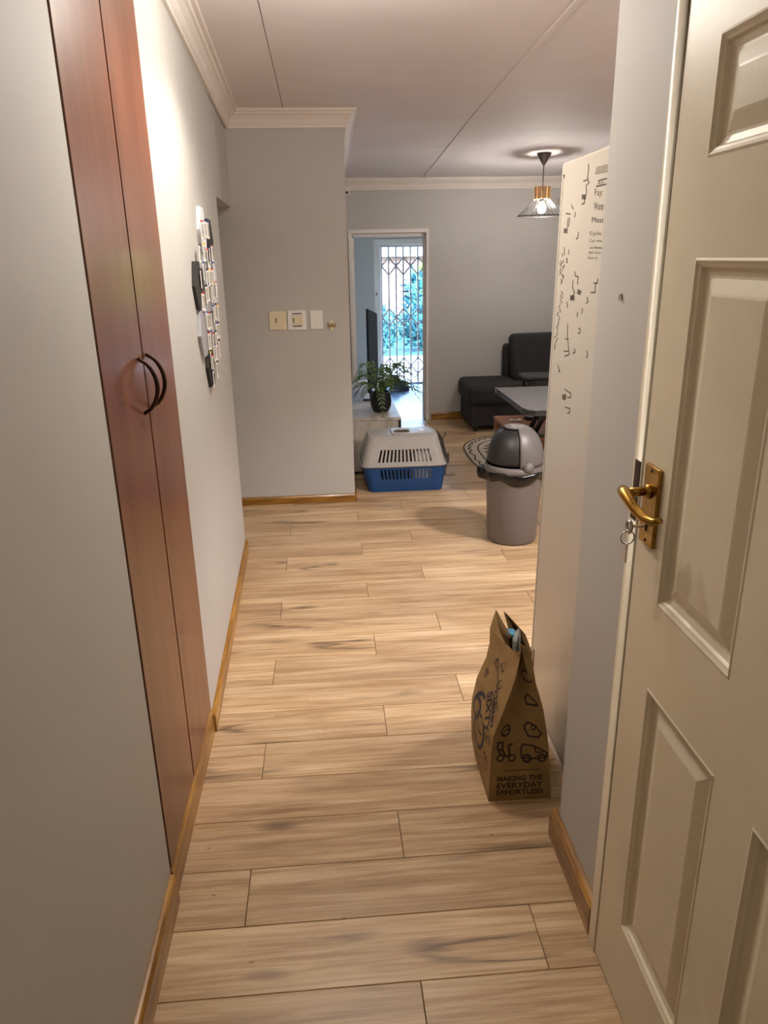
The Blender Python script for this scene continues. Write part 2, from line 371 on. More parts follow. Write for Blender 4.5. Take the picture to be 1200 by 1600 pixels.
struct(MB().box(-1.9, -1.78, 3.0, 4.89, 0, top).box(-1.78, xl(4.02)-T, 3.9, 4.02, 0, top).build('wall_passage', paint), 'grey side passage walls')
wf = MB().box(0.03, 0.262, 7.48, 7.60, 0, 2.5).box(1.008, 3.5, 7.48, 7.60, 0, 2.5).box(0.262, 1.008, 7.48, 7.60, 1.835, 2.5)
struct(wf.build('wall_far', paint), 'grey far wall of the lounge with a doorway')
struct(MB().box(3.40, 3.52, -1.3, 7.6, 0, 2.7).build('wall_kitchen', paint), 'grey wall on the kitchen side')
struct(MB().box(-1.9, 3.5, -1.32, -1.20, 0, 2.75).build('wall_rear', paint), 'grey wall behind the viewer')
struct(MB().box(0.605, 0.715, 1.343, 1.660, 0, top).box(0.605, 0.715, -1.3, 0.445, 0, top).box(0.605, 0.715, 0.445, 1.343, 2.075, top).build('wall_right', paint), 'short grey wall beside the cream door')
# entry room beyond the doorway
struct(MB().box(-0.80, -0.70, 7.6, 9.9, 0, 2.4).box(2.3, 2.4, 7.6, 9.9, 0, 2.4).box(-0.8, 2.4, 7.6, 9.9, 2.3, 2.4).build('wall_entry_sides', paint), 'entry room side walls and ceiling')
struct(MB().box(-0.7, 0.665, 9.74, 9.88, 0, 2.4).box(1.62, 2.3, 9.74, 9.88, 0, 2.4).box(0.665, 1.62, 9.74, 9.88, 1.775, 2.4).build('wall_entry', paint), 'pale wall around the garden exit')

# cornices, mitred round the room
PROF = [(0.0,-0.092),(0.013,-0.092),(0.015,-0.078),(0.022,-0.070),(0.030,-0.050),(0.048,-0.030),(0.058,-0.026),(0.062,-0.016),(0.078,-0.014),(0.080,0.0),(0.0,0.0)]
path = [(-0.462,-1.2),(-0.462,2.3),(xl(4.89),4.89),(0.157,4.89),(0.157,7.48),(3.40,7.48)]
def rn(a, b):
    d = Vector((b[0]-a[0], b[1]-a[1])).normalized(); return Vector((d.y, -d.x))
secs = []
for i, p in enumerate(path):
    n1 = rn(path[i-1], p) if i else rn(p, path[1]); n2 = rn(p, path[i+1]) if i < len(path)-1 else n1
    m = (n1+n2); m = m/ m.dot(n1) if m.length > 1e-6 else n1
    secs.append([(p[0]+m.x*d, p[1]+m.y*d, zc(p[1]+m.y*d)+h) for d, h in PROF])
nm = ['white cornice above the cupboard', None, 'white cornice above the light switches', 'white cornice down the lounge side wall', 'white cornice along the far lounge wall']
struct(MB().rings(secs[0:3]).build('trim_1', cove_m), nm[0]); struct(MB().rings(secs[2:4]).build('trim_2', cove_m), nm[2])
struct(MB().rings(secs[3:5]).build('trim_3', cove_m), nm[3]); struct(MB().rings(secs[4:6]).build('trim_4', cove_m), nm[4])

# skirting boards
def skirt(name, a, b, thick, h, mat, label):
    n = rn(a, b); A = Vector(a); B = Vector(b); pr = [(0,0),(thick,0),(thick,h-0.012),(thick*0.55,h-0.002),(0.002,h),(0,h)]
    ring = lambda P: [(P.x+n.x*d, P.y+n.y*d, z) for d, z in pr]
    return struct(MB().rings([ring(A), ring(B)]).build(name, mat), label)
sk = skirt('baseboard_left', (xl(2.3), 2.292), (xl(4.02), 4.02), 0.015, 0.075, pine, 'thin pine skirting under the hexagon boards')
skirt('baseboard_left', (-0.462, -1.2), (-0.462, 1.552), 0.016, 0.092, pine, 'pine skirting on the near left wall')
skirt('baseboard_cupboard', (-0.4625, 1.556), (-0.4625, 2.290), 0.008, 0.10, pine, 'thin pine plinth strip below the cupboard doors')
skirt('baseboard_partition', (-1.5, 4.89), (0.157, 4.89), 0.014, 0.056, pine_x, 'pine skirting below the light switches')
skirt('baseboard_partition', (0.157, 4.876), (0.157, 5.50), 0.012, 0.056, pine, 'pine skirting returning round the wall end')
skirt('baseboard_right', (0.605, 1.690), (0.605, 1.352), 0.020, 0.094, pine, 'pine skirting beside the cream door')
skirt('baseboard_far', (1.05, 7.48), (3.4, 7.48), 0.014, 0.075, pine_x, 'pine skirting along the far lounge wall')
# ------------------------------------------------------------------ cream six-panel door in the right wall
d1 = thing('door_1', (0.605, 0.895, 0), 'cream six-panel door with a brass lever handle', None, None, 'structure')
XF = 0.586
ys = [0.487, 0.605, 0.820-0.26+0.0, 0.820, 0.930, 1.188, 1.300]
cols = [(0.565, 0.820), (0.930, 1.188)]; rows = [(0.215, 0.812), (0.985, 1.590), (1.732, 1.897)]
lf = MB(); D = 0.04
lf.box(XF, XF+D, 1.188, 1.300, 0.006, 2.035).box(XF, XF+D, 0.820, 0.930, 0.006, 2.035).box(XF, XF+D, 0.487, 0.565, 0.006, 2.035)
for y0, y1 in cols:
    for z0, z1 in ((0.006, 0.215), (0.812, 0.985), (1.590, 1.732), (1.897, 2.035)): lf.box(XF, XF+D, y0, y1, z0, z1)
leaf = lf.build('door_leaf', door_m, d1)
for y0, y1 in cols:
    for z0, z1 in rows:
        steps = [(0,0.0),(0.004,-0.0015),(0.009,0.002),(0.013,0.004),(0.016,0.009),(0.026,0.0125),(0.030,0.0125),(0.052,0.005),(0.056,0.004)]
        MB().rings([[(XF+dd, y0+i, z0+i), (XF+dd, y1-i, z0+i), (XF+dd, y1-i, z1-i), (XF+dd, y0+i, z1-i)] for i, dd in steps], False, True).build('door_panel', door_m, leaf)
fr = MB()
fr.box(0.583, 0.725, 1.304, 1.343, 0, 2.075).box(0.583, 0.725, 0.445, 0.484, 0, 2.075).box(0.583, 0.725, 0.484, 1.304, 2.038, 2.075).box(0.630, 0.725, 1.270, 1.304, 0, 2.04)
fr.build('door_frame', door_m, d1, bevel=0.003)
MB().box(0.5815, 0.590, 1.3065, 1.331, 1.108, 1.226).build('strike_plate', dark_brass, d1, bevel=0.001)
pl = MB().box(0.578, 0.5862, 1.218, 1.277, 1.083, 1.234).build('handle_plate', brass, d1, bevel=0.002)
kh = MB().lathe([(0.0045, 0), (0.0045, 0.002)], n=12)
kh.v = [(0.5778-z*0.5, 1.247+x, 1.128+y) for x, y, z in kh.v]; kh.box(0.5768, 0.5778, 1.2445, 1.2495, 1.110, 1.128); kh.build('keyhole', dark_gap, pl)
for z in (1.092, 1.225):
    s_ = MB().lathe([(0.003, 0), (0.003, 0.0015)], n=8); s_.v = [(0.578-q[2], 1.247+q[0], z+q[1]) for q in s_.v]; s_.build('screw', dark_brass, pl)
lv = MB().tube([(0.579,1.250,1.186),(0.570,1.250,1.186)], [0.015, 0.012], 14).tube([(0.568,1.250,1.186),(0.540,1.250,1.186)], 0.0085, 12)
lv.tube([(0.532,1.262,1.187),(0.531,1.250,1.186),(0.530,1.235,1.182),(0.533,1.205,1.170),(0.540,1.178,1.160),(0.549,1.158,1.160),(0.556,1.146,1.166)], [0.010,0.011,0.0105,0.009,0.0078,0.007,0.0052], 14)
lv.build('lever_handle', brass, d1, smooth=True)
key = thing('key', (0.556, 1.247, 1.118), 'small steel key with a ring hanging in the brass door lock', 'key')
MB().tube([(0.576,1.247,1.120),(0.552,1.247,1.120)], 0.003, 8).build('shank', steel, key)
bw = MB(); bw.tube([(0.545, 1.247+0.011*math.cos(a*math.pi/8), 1.120+0.011*math.sin(a*math.pi/8)) for a in range(17)], 0.0035, 6); bw.build('bow', steel, key, smooth=True)
rg = MB(); rg.tube([(0.544+0.013*math.cos(a*math.pi/8), 1.247, 1.098+0.013*math.sin(a*math.pi/8)) for a in range(17)], 0.0015, 6); rg.build('key_ring', steel, key, smooth=True)
MB().box(0.540, 0.543, 1.238, 1.256, 1.050, 1.088).build('key_tag', steel, key, bevel=0.001)

# small picture hook left in the right wall
hk = thing('wall_hook', (0.605, 1.524, 1.505), 'tiny dark picture hook left in the short grey wall', 'hook')
MB().tube([(0.6055,1.524,1.518),(0.600,1.524,1.519),(0.599,1.524,1.512),(0.600,1.523,1.507)], 0.0013, 6).build('wire_hook', steel, hk)
MB().box(0.6025, 0.6051, 1.521, 1.527, 1.509, 1.520).build('plug', label_m, hk)

# ------------------------------------------------------------------ built-in cupboard
wd = thing('built_in_cupboard', (-0.50, 1.924, 0), 'tall red-brown wooden cupboard with two doors built into the left wall', 'cupboard')
MB().box(-0.585, -0.482, 1.5565, 2.2915, 0.0, 2.359).build('carcass', dark_gap, wd)
for y0, y1, hy in ((1.5640, 1.9175, 1.866), (1.9295, 2.2855, 1.955)):
    dr = MB().box(-0.481, -0.4595, y0, y1, 0.104, 2.352).build('door', mahog, wd)
    pts = []
    for k in range(13):
        a = k/12; s_ = math.sin(math.pi*a); pts.append((-0.459+0.040*s_**0.6, hy+(0.010 if hy < 1.92 else -0.004)*0, 1.376-0.136*a))
    MB().tube(pts, [0.0045+0.001*math.sin(math.pi*k/12) for k in range(13)], 8).build('handle', dark_brass, dr, smooth=True)

# ------------------------------------------------------------------ light switches and hook on the partition
YP = 4.889
def switch(name, x0, x1, z0, z1, label, mats, rect, slots=False):
    t = thing(name, ((x0+x1)/2, YP, z0), label, 'light switch' if rect else 'wall plate')
    MB().box(x0, x1, YP-0.010, YP+0.001, z0, z1).build('plate', mats[0], t, bevel=0.002)
    if rect:
        a, b, c, d = rect
        MB().hexa([(a,YP-0.013,c),(b,YP-0.022,c),(b,YP-0.009,c),(a,YP-0.009,c)], [(a,YP-0.013,d),(b,YP-0.018,d),(b,YP-0.009,d),(a,YP-0.009,d)]).build('rocker', mats[1], t, bevel=0.0015)
        if slots:
            for zz in (d+0.005, c-0.011): MB().box(a+0.002, b-0.004, YP-0.0108, YP-0.009, zz, zz+0.006).build('slot', slot_m, t)
        else:
            MB().box(a-0.006, b+0.012, YP-0.0125, YP-0.009, c-0.006, d+0.006).build('surround', mats[0], t, bevel=0.001)
        MB().box(a+0.006, a+0.012, YP-0.0165, YP-0.0135, c+0.014, c+0.044).build('marker', slot_m, t)
    return t
switch('light_switch', -0.353, -0.243, 1.171, 1.286, 'ivory square light switch, leftmost on the grey wall', (ivory, ivory), (-0.318, -0.268, 1.200, 1.250))
switch('light_switch', -0.236, -0.118, 1.168, 1.289, 'cream framed light switch with dark slots, between two other plates', (white_pl, ivory), (-0.208, -0.143, 1.198, 1.260), True)
switch('blank_plate', -0.094, -0.013, 1.169, 1.286, 'plain white plastic blank plate right of the light switches', (white_pl, white_pl), None)
h2 = thing('brass_hook', (0.040, YP, 1.155), 'small brass double hook beside the white blank plate', 'hook')
MB().box(0.030, 0.052, YP-0.007, YP+0.001, 1.158, 1.222).build('back_plate', ivory, h2, bevel=0.003)
for sx in (-1, 1): MB().tube([(0.041,YP-0.006,1.200),(0.041+sx*0.010,YP-0.022,1.186),(0.041+sx*0.020,YP-0.026,1.184),(0.041+sx*0.024,YP-0.022,1.204)], 0.0045, 8).build('prong', brass, h2, smooth=True)

# ------------------------------------------------------------------ fridge with marker doodles
FX = 0.70
fg = thing('fridge', (1.03, 2.03, 0), 'tall cream-white fridge covered in black marker doodles beside the wall', 'fridge')
lean = lambda y, z: y+0.030-0.036*z
FY0, FY1 = 1.700, 2.332
MB().hexa([(FX+0.06,lean(FY0,.03),.03),(1.34,lean(FY0,.03),.03),(1.34,lean(FY1-.012,.03),.03),(FX+0.06,lean(FY1-.012,.03),.03)],
          [(FX+0.06,lean(FY0,1.84),1.842),(1.34,lean(FY0,1.84),1.842),(1.34,lean(FY1-.012,1.84),1.842),(FX+0.06,lean(FY1-.012,1.84),1.842)]).build('body', fridge_side, fg, bevel=0.008)
def fdoor(z0, z1):
    return MB().hexa([(FX,lean(FY0,z0),z0),(FX+0.055,lean(FY0,z0),z0),(FX+0.055,lean(FY1,z0),z0),(FX,lean(FY1,z0),z0)], [(FX,lean(FY0,z1),z1),(FX+0.055,lean(FY0,z1),z1),(FX+0.055,lean(FY1,z1),z1),(FX,lean(FY1,z1),z1)]).build('fridge_door', fridge_m, fg, bevel=0.010, seg=3)
fd = fdoor(0.052, 1.846)
MB().box(FX+0.010, FX+0.06, FY0+0.02, FY1+0.02, 0.0, 0.030).build('kick_plate', white_trim, fg)
MB().box(FX+0.02, FX+0.06, FY0+0.02, FY1+0.02, 0.030, 0.052).build('base_gap', dark_gap, fg)
MB().box(FX-0.001, FX+0.004, 2.300, 2.314, 0.165, 0.255).build('grip_recess', slot_m, fd, bevel=0.002)
for z in (0.72, 1.735): MB().box(FX-0.003, FX+0.03, lean(FY1,z)-0.006, lean(FY1,z)+0.006, z, z+0.018).build('hinge', steel, fg, bevel=0.001)
MB().hexa([(FX-0.0005,lean(2.306,.1),.08),(FX+0.001,lean(2.306,.1),.08),(FX+0.001,lean(2.309,.1),.08),(FX-0.0005,lean(2.309,.1),.08)], [(FX-0.0005,lean(2.306,1.8),1.81),(FX+0.001,lean(2.306,1.8),1.81),(FX+0.001,lean(2.309,1.8),1.81),(FX-0.0005,lean(2.309,1.8),1.81)]).build('edge_seam', faint_ink, fd)
SCRIB=[[(2.065,1.818),(2.06,1.809),(2.062,1.792),(2.063,1.784),(2.071,1.78),(2.096,1.781)],[(2.063,1.784),(2.05,1.773),(2.071,1.767),(2.065,1.754),(2.066,1.747),(2.076,1.737),(2.076,1.725),(2.096,1.724)],[(2.185,1.727),(2.167,1.716)],[(2.146,1.706),(2.15,1.694)],[(2.23,1.708),(2.19,1.704)],[(2.194,1.695),(2.197,1.674),(2.212,1.669)],[(2.207,1.694),(2.213,1.675)],[(2.111,1.653),(2.111,1.64),(2.126,1.637)],[(2.225,1.617),(2.224,1.595)],[(2.242,1.599),(2.24,1.591)],[(2.183,1.609),(2.184,1.597)],[(2.195,1.585),(2.196,1.574)],[(2.225,1.581),(2.247,1.571)],[(2.215,1.57),(2.223,1.558)],[(1.98,1.771),(1.92,1.771)],[(1.993,1.759),(1.917,1.758)],[(2.278,1.813),(2.26,1.809),(2.269,1.804)],[(2.202,1.587),(2.19,1.575)],[(2.12,1.551),(2.112,1.54),(2.088,1.539),(2.089,1.519)],[(2.129,1.527),(2.131,1.509),(2.108,1.495)],[(2.113,1.495),(2.134,1.477)],[(2.004,1.488),(1.995,1.477),(2.008,1.473)],[(2.173,1.466),(2.162,1.455),(2.17,1.453)],[(2.034,1.457),(2.039,1.445)],[(2.073,1.444),(2.074,1.432)],[(2.055,1.403),(2.043,1.403),(2.041,1.393),(2.057,1.389)],[(2.153,1.407),(2.15,1.378),(2.141,1.359),(2.123,1.323),(2.163,1.313)],[(2.171,1.327),(2.13,1.332)],[(2.168,1.363),(2.137,1.366)],[(2.082,1.344),(2.071,1.337),(2.089,1.33)],[(1.977,1.35),(1.969,1.342),(1.975,1.332)],[(2.223,1.281),(2.215,1.272),(2.199,1.264),(2.213,1.262)],[(2.144,1.219),(2.086,1.217),(2.084,1.206),(2.114,1.2)],[(2.129,1.168),(2.087,1.173),(2.085,1.16),(2.105,1.155)],[(1.961,1.526),(1.936,1.526),(1.934,1.537)],[(1.948,1.524),(1.946,1.503),(1.977,1.502)],[(2.255,1.58),(2.253,1.576)],[(2.238,1.576),(2.234,1.574)],[(2.263,1.572),(2.253,1.569)],[(2.253,1.568),(2.239,1.564)],[(2.226,1.564),(2.225,1.559)],[(2.255,1.56),(2.25,1.554)],[(2.238,1.556),(2.23,1.551)],[(2.257,1.552),(2.249,1.547)],[(2.246,1.548),(2.257,1.541)],[(2.237,1.544),(2.23,1.538)],[(2.226,1.54),(2.215,1.536)],[(2.222,1.536),(2.222,1.53)],[(2.218,1.532),(2.227,1.529)],[(2.245,1.527),(2.232,1.523)],[(2.227,1.524),(2.231,1.519)],[(2.236,1.52),(2.239,1.514)],[(2.23,1.494),(2.22,1.49)],[(2.221,1.49),(2.213,1.485)],[(2.229,1.485),(2.237,1.479)],[(2.222,1.48),(2.213,1.477)],[(2.229,1.475),(2.236,1.469)],[(2.233,1.47),(2.239,1.467)],[(2.227,1.465),(2.216,1.464)],[(2.229,1.46),(2.232,1.457)],[(2.243,1.454),(2.236,1.449)],[(2.25,1.449),(2.248,1.447)],[(2.233,1.445),(2.237,1.439)],[(2.227,1.44),(2.227,1.434)],[(2.245,1.434),(2.256,1.429)],[(2.253,1.428),(2.261,1.424)],[(2.239,1.424),(2.248,1.422)],[(2.233,1.42),(2.237,1.414)],[(2.233,1.415),(2.236,1.411)],[(2.243,1.409),(2.24,1.405)],[(2.243,1.404),(2.24,1.398)],[(2.245,1.398),(2.247,1.393)],[(2.253,1.393),(2.258,1.386)],[(2.246,1.388),(2.246,1.386)],[(2.25,1.383),(2.249,1.381)],[(2.245,1.378),(2.243,1.376)],[(2.246,1.373),(2.247,1.368)],[(2.254,1.367),(2.249,1.362)],[(2.263,1.361),(2.275,1.355)],[(2.239,1.358),(2.245,1.354)],[(2.249,1.352),(2.254,1.348)],[(2.258,1.346),(2.261,1.341)],[(2.259,1.34),(2.262,1.335)],[(2.267,1.334),(2.266,1.33)],[(2.26,1.33),(2.267,1.324)],[(2.263,1.324),(2.271,1.32)]]
BLOCKS=[[(2.101,1.748),(2.069,1.746),(2.066,1.734),(2.099,1.736)],[(2.242,1.668),(2.208,1.667),(2.206,1.654),(2.239,1.655)],[(2.146,1.487),(2.109,1.489),(2.106,1.475),(2.143,1.473)],[(2.082,1.506),(2.053,1.503),(2.06,1.491),(2.089,1.494)],[(2.162,1.201),(2.126,1.207),(2.128,1.19),(2.159,1.185)]]
STRIP=[[(1.997,1.805),(1.92,1.803),(1.916,1.786),(2.007,1.789)]]
WORDS=[('Fay:',[(1.998,1.733),(1.94,1.729),(2.002,1.754)]),('Water',[(1.997,1.704),(1.924,1.7),(2.001,1.722)]),('Meat',[(2.006,1.674),(1.92,1.67),(2.009,1.688)]),('Cyclo',[(2.016,1.641),(1.93,1.639),(2.018,1.653)]),('Cyc me',[(2.015,1.625),(1.922,1.623),(2.017,1.634)]),('on from',[(2.009,1.61),(1.919,1.609),(2.011,1.617)]),('All you',[(2.015,1.596),(1.926,1.596),(2.016,1.604)]),('Sun in',[(2.018,1.585),(1.944,1.585),(2.019,1.591)]),('Art',[(1.983,1.761),(1.936,1.757),(1.985,1.773)])]

def stroke(mb, pl, wdt=0.0024, x=FX-0.0004):
    for a, b in zip(pl, pl[1:]):
        d = Vector((b[0]-a[0], b[1]-a[1])); 
        if d.length < 1e-5: continue
        d.normalize(); n = Vector((-d.y, d.x))*wdt; e = d*0.001
        q = [(a[0]-e.x+n.x*1.6, a[1]-e.y+n.y), (b[0]+e.x+n.x*1.6, b[1]+e.y+n.y), (b[0]+e.x-n.x*1.6, b[1]+e.y-n.y), (a[0]-e.x-n.x*1.6, a[1]-e.y-n.y)]
        mb.hexa([(x+0.0008, y, z) for y, z in q], [(x, y, z) for y, z in q])
for pl_ in SCRIB[:36]:
    dm = MB(); stroke(dm, pl_, 0.0018); dm.build('marker_doodle', ink, fd)
dm = MB()
for pl_ in SCRIB[36:]: stroke(dm, pl_, 0.0017)
for b_ in BLOCKS: MB().hexa([(FX+0.0004, y, z) for y, z in b_], [(FX-0.0004, y, z) for y, z in b_]).build('marker_block', ink, fd)
tag(dm.build('marker_scribbles', ink, fd), kind='stuff')
for s_ in STRIP: MB().hexa([(FX+0.0004, y, z) for y, z in s_], [(FX-0.0012, y, z) for y, z in s_]).build('label_strip', label_m, fd)
for wtxt, (o_, xr, yu) in WORDS:
    v2, f2, asp = text2d(wtxt)
    t = MB(); t.v = [(FX-0.0006, o_[0]+(xr[0]-o_[0])*u+(yu[0]-o_[0])*v, o_[1]+(xr[1]-o_[1])*u+(yu[1]-o_[1])*v) for u, v in v2]; t.f = f2
    t.build('marker_word', ink, fd)

# ------------------------------------------------------------------ paper carrier bag
bag = thing('paper_bag', (0.535, 1.95, 0), 'brown paper carrier bag printed with doodles standing against the fridge', 'bag')
#        z      A(near-left)     B(near-right)   C(far-right)    D(far-left)   gusset inset near / far, left bulge
LV = [(0.000, (0.442,1.845), (0.637,1.840), (0.640,2.060), (0.443,2.062), 0.000, 0.000),
      (0.080, (0.444,1.846), (0.630,1.842), (0.642,2.064), (0.430,2.062), 0.000, 0.004),
      (0.180, (0.447,1.848), (0.621,1.845), (0.640,2.064), (0.427,2.064), 0.004, 0.008),
      (0.230, (0.451,1.850), (0.615,1.850), (0.634,2.064), (0.429,2.064), 0.012, 0.008),
      (0.306, (0.478,1.856), (0.603,1.860), (0.622,2.066), (0.444,2.066), 0.036, 0.006),
      (0.372, (0.503,1.868), (0.583,1.872), (0.600,2.070), (0.474,2.074), 0.056, 0.004),
      (0.420, (0.521,1.881), (0.576,1.884), (0.586,2.076), (0.485,2.082), 0.066, 0.000),
      (0.466, (0.534,1.898), (0.571,1.900), (0.572,2.082), (0.487,2.092), 0.070, 0.000)]
def bag_ring(r):
    z, A, B, Cc, Dd, g, bl = r; A, B, Cc, Dd = map(Vector, (A, B, Cc, Dd))
    N = (A+B)/2+Vector((0, g)); F = (Cc+Dd)/2-Vector((0, g)); Lm = (A+Dd)/2-Vector((bl, 0)); Rm = (B+Cc)/2+Vector((bl*0.5, 0))
    return [(p.x, p.y, z) for p in (A, (A+N)/2, N, (N+B)/2, B, Rm, Cc, (Cc+F)/2, F, (F+Dd)/2, Dd, (Dd+Lm)/2, Lm, (Lm+A)/2)]
rr = [bag_ring(r) for r in LV]
# uneven mouth: the far corner stands up in two close points, the near edge sags
topr = [list(p) for p in rr[-1]]
dz = [0.008, 0.004, 0.0, 0.004, 0.006, 0.018, 0.040, 0.030, 0.012, 0.030, 0.050, 0.004, -0.016, -0.006]
dxs = [0, 0, 0, 0, 0, 0.002, -0.038, -0.020, 0, 0.010, 0.020, 0.008, 0.004, 0]; dys = [0, 0, 0, 0, 0, 0, 0.030, 0.010, -0.03, 0.0, 0.012, 0, 0, 0]
for k in range(14): topr[k][2] += 0.010+dz[k]; topr[k][0] += dxs[k]; topr[k][1] += dys[k]
full = rr+[topr]; SUB = 4
def dense(ring): return [tuple(Vector(ring[k]).lerp(Vector(ring[(k+1) % 14]), q/SUB)) for k in range(14) for q in range(SUB)]
dr_ = [dense(r) for r in full]; lay = []
for k in range(len(dr_)-1):
    for q in range(4): lay.append([tuple(Vector(a).lerp(Vector(b), q/4)) for a, b in zip(dr_[k], dr_[k+1])])
lay.append(dr_[-1])
bag_paper = MB().rings(lay, True, False).build('paper_body', kraft, bag, mods=(('SOLIDIFY', dict(thickness=0.0012, offset=-1)),))
def bag_pt(face, u, z):
    """point just off the printed side ('L') or the gusset ('N'); u runs 0..1 left to right seen from outside"""
    z = min(max(z, 0.0), 0.465)
    for k in range(len(LV)-1):
        if LV[k][0] <= z <= LV[k+1][0]: break
    t = (z-LV[k][0])/(LV[k+1][0]-LV[k][0])
    idx = [10, 11, 12, 13, 0] if face == 'L' else [0, 1, 2, 3, 4]
    row = [Vector(rr[k][i]).lerp(Vector(rr[k+1][i]), t) for i in idx]
    s_ = min(max(u, 0), 0.9999)*4; i = int(s_); p = row[i].lerp(row[i+1], s_-i)
    return p + (Vector((-0.0014, -0.0003, 0.0008)) if face == 'L' else Vector((0, -0.0014-0.006*max(0, z-0.24), 0.0008+0.004*max(0, z-0.24))))
def bag_text(s, face, u0, z0, ux, zx, uy, zy, mat, name='print'):
    v2, f2, asp = text2d(s, 1.0, 0.034)
    b = bmesh.new(); vv = [b.verts.new((x, y, 0)) for x, y in v2]
    for f_ in f2:
        try: b.faces.new([vv[k] for k in f_])
        except ValueError: pass
    bmesh.ops.triangulate(b, faces=b.faces[:])
    for _ in range(2): bmesh.ops.subdivide_edges(b, edges=[e for e in b.edges if e.calc_length() > 0.05], cuts=1); bmesh.ops.triangulate(b, faces=b.faces[:])
    b.verts.index_update(); t = MB()
    t.v = [tuple(bag_pt(face, u0+ux*v.co.x+uy*v.co.y, z0+zx*v.co.x+zy*v.co.y)) for v in b.verts]; t.f = [tuple(v.index for v in f_.verts) for f_ in b.faces]; b.free()
    return t.build(name, mat, bag_paper)
def bag_line(face, pts, wd_, mat, name='print'):
    t = MB()
    for (u0, z0), (u1, z1) in zip(pts, pts[1:]):
        d = Vector(((u1-u0)*0.2, z1-z0))
        if d.length < 1e-6: continue
        ns = max(1, int(d.length/0.006)); d.normalize(); n = (-d.y*wd_/0.2, d.x*wd_); e = (d.x*wd_*0.7/0.2, d.y*wd_*0.7)
        ua, za, ub, zb = u0-e[0], z0-e[1], u1+e[0], z1+e[1]
        for q in range(ns):
            a, b = q/ns, (q+1)/ns; p = lambda s__, sg: bag_pt(face, ua+(ub-ua)*s__+sg*n[0], za+(zb-za)*s__+sg*n[1])
            t.quad(p(a, 1), p(b, 1), p(b, -1), p(a, -1))
    return t.build(name, mat, bag_paper)
bag_text('MAKING THE', 'N', 0.12, 0.070, 0.76, 0, 0, 0.020, print_ink)
bag_text('EVERYDAY', 'N', 0.12, 0.044, 0.76, 0, 0, 0.021, print_ink)
bag_text('EFFORTLESS', 'N', 0.12, 0.020, 0.76, 0, 0, 0.019, print_ink)
bag_line('N', [(0.22, 0.108), (0.82, 0.108)], 0.0014, print_ink)
circ = lambda u, z, r, n=12, ru=None: [(u+(ru or r/0.19)*math.cos(2*math.pi*k/n), z+r*math.sin(2*math.pi*k/n)) for k in range(n+1)]
# scooter and delivery van
bag_line('N', circ(0.16, 0.155, 0.011), 0.0028, print_ink); bag_line('N', circ(0.36, 0.152, 0.011), 0.0028, print_ink)
bag_line('N', [(0.16,0.165),(0.12,0.185),(0.20,0.182),(0.24,0.160),(0.32,0.160),(0.30,0.195),(0.36,0.200)], 0.0037, print_ink)
bag_line('N', [(0.10,0.188),(0.10,0.208),(0.19,0.208),(0.19,0.186)], 0.0034, print_ink)
bag_line('N', circ(0.62, 0.148, 0.012), 0.0040, print_ink); bag_line('N', circ(0.88, 0.148, 0.012), 0.0034, print_ink)
bag_line('N', [(0.53,0.150),(0.52,0.185),(0.56,0.196),(0.75,0.190),(0.90,0.175),(0.97,0.165),(0.96,0.150),(0.70,0.146),(0.53,0.150)], 0.0029, print_ink)
bag_line('N', [(0.76,0.186),(0.78,0.168),(0.92,0.170)], 0.0025, print_ink)
bag_line('N', [(0.58,0.250),(0.66,0.262),(0.80,0.254),(0.90,0.230),(0.84,0.218),(0.66,0.222),(0.58,0.250)], 0.0028, print_ink); bag_line('N', circ(0.76, 0.248, 0.007), 0.0022, print_ink)
bag_line('N', circ(0.22, 0.244, 0.016), 0.0028, print_ink); bag_line('N', circ(0.24, 0.238, 0.010), 0.0022, print_ink)
bag_line('N', [(0.62,0.330),(0.70,0.344),(0.86,0.330),(0.90,0.318),(0.64,0.314),(0.62,0.330)], 0.0031, print_ink)
bag_line('N', circ(0.72, 0.395, 0.014, ru=0.16), 0.0025, print_ink)
# printed side: words and the big figures read down the bag
def smooth_pts(P, n=6):
    out = []
    for k in range(len(P)-1):
        a, b, c, d = P[max(k-1, 0)], P[k], P[k+1], P[min(k+2, len(P)-1)]
        for q in range(n):
            t = q/n; out.append(tuple(0.5*(2*b[i]+(c[i]-a[i])*t+(2*a[i]-5*b[i]+4*c[i]-d[i])*t*t+(3*b[i]-a[i]-3*c[i]+d[i])*t**3) for i in (0, 1)))
    return out+[P[-1]]
bag_text('Checkers', 'L', 0.62, 0.330, 0.24, -0.090, 0.075, 0.014, navy_ink)
bag_text('SIXTY', 'L', 0.48, 0.312, 0.27, -0.105, 0.115, 0.018, navy_ink)
bag_line('L', smooth_pts([(0.46,0.290),(0.34,0.288),(0.20,0.268),(0.14,0.236),(0.20,0.210),(0.32,0.204),(0.42,0.220),(0.44,0.244),(0.36,0.262),(0.22,0.262)]), 0.0068, navy_ink)
bag_line('L', smooth_pts([(0.36,0.226),(0.52,0.234),(0.66,0.222),(0.70,0.186),(0.64,0.146),(0.50,0.118),(0.38,0.116),(0.28,0.140),(0.26,0.176),(0.30,0.206)]), 0.0068, navy_ink)
bag_line('L', [(0.62,0.182),(0.47,0.182),(0.45,0.202)], 0.0036, navy_ink)
for (u, z) in ((0.62,0.405),(0.40,0.395),(0.70,0.36),(0.22,0.345),(0.78,0.13),(0.74,0.30),(0.86,0.20)):
    pts = [(u+random.uniform(-0.09, 0.09), z+random.uniform(-0.018, 0.018)) for _ in range(6)]; bag_line('L', pts, 0.0013, print_ink)
    bag_line('L', circ(u, z, 0.012, 10, 0.06), 0.0012, print_ink)
bag_line('L', [(0.45,0.400),(0.56,0.372),(0.66,0.345),(0.76,0.322),(0.88,0.300)], 0.0018, print_ink)
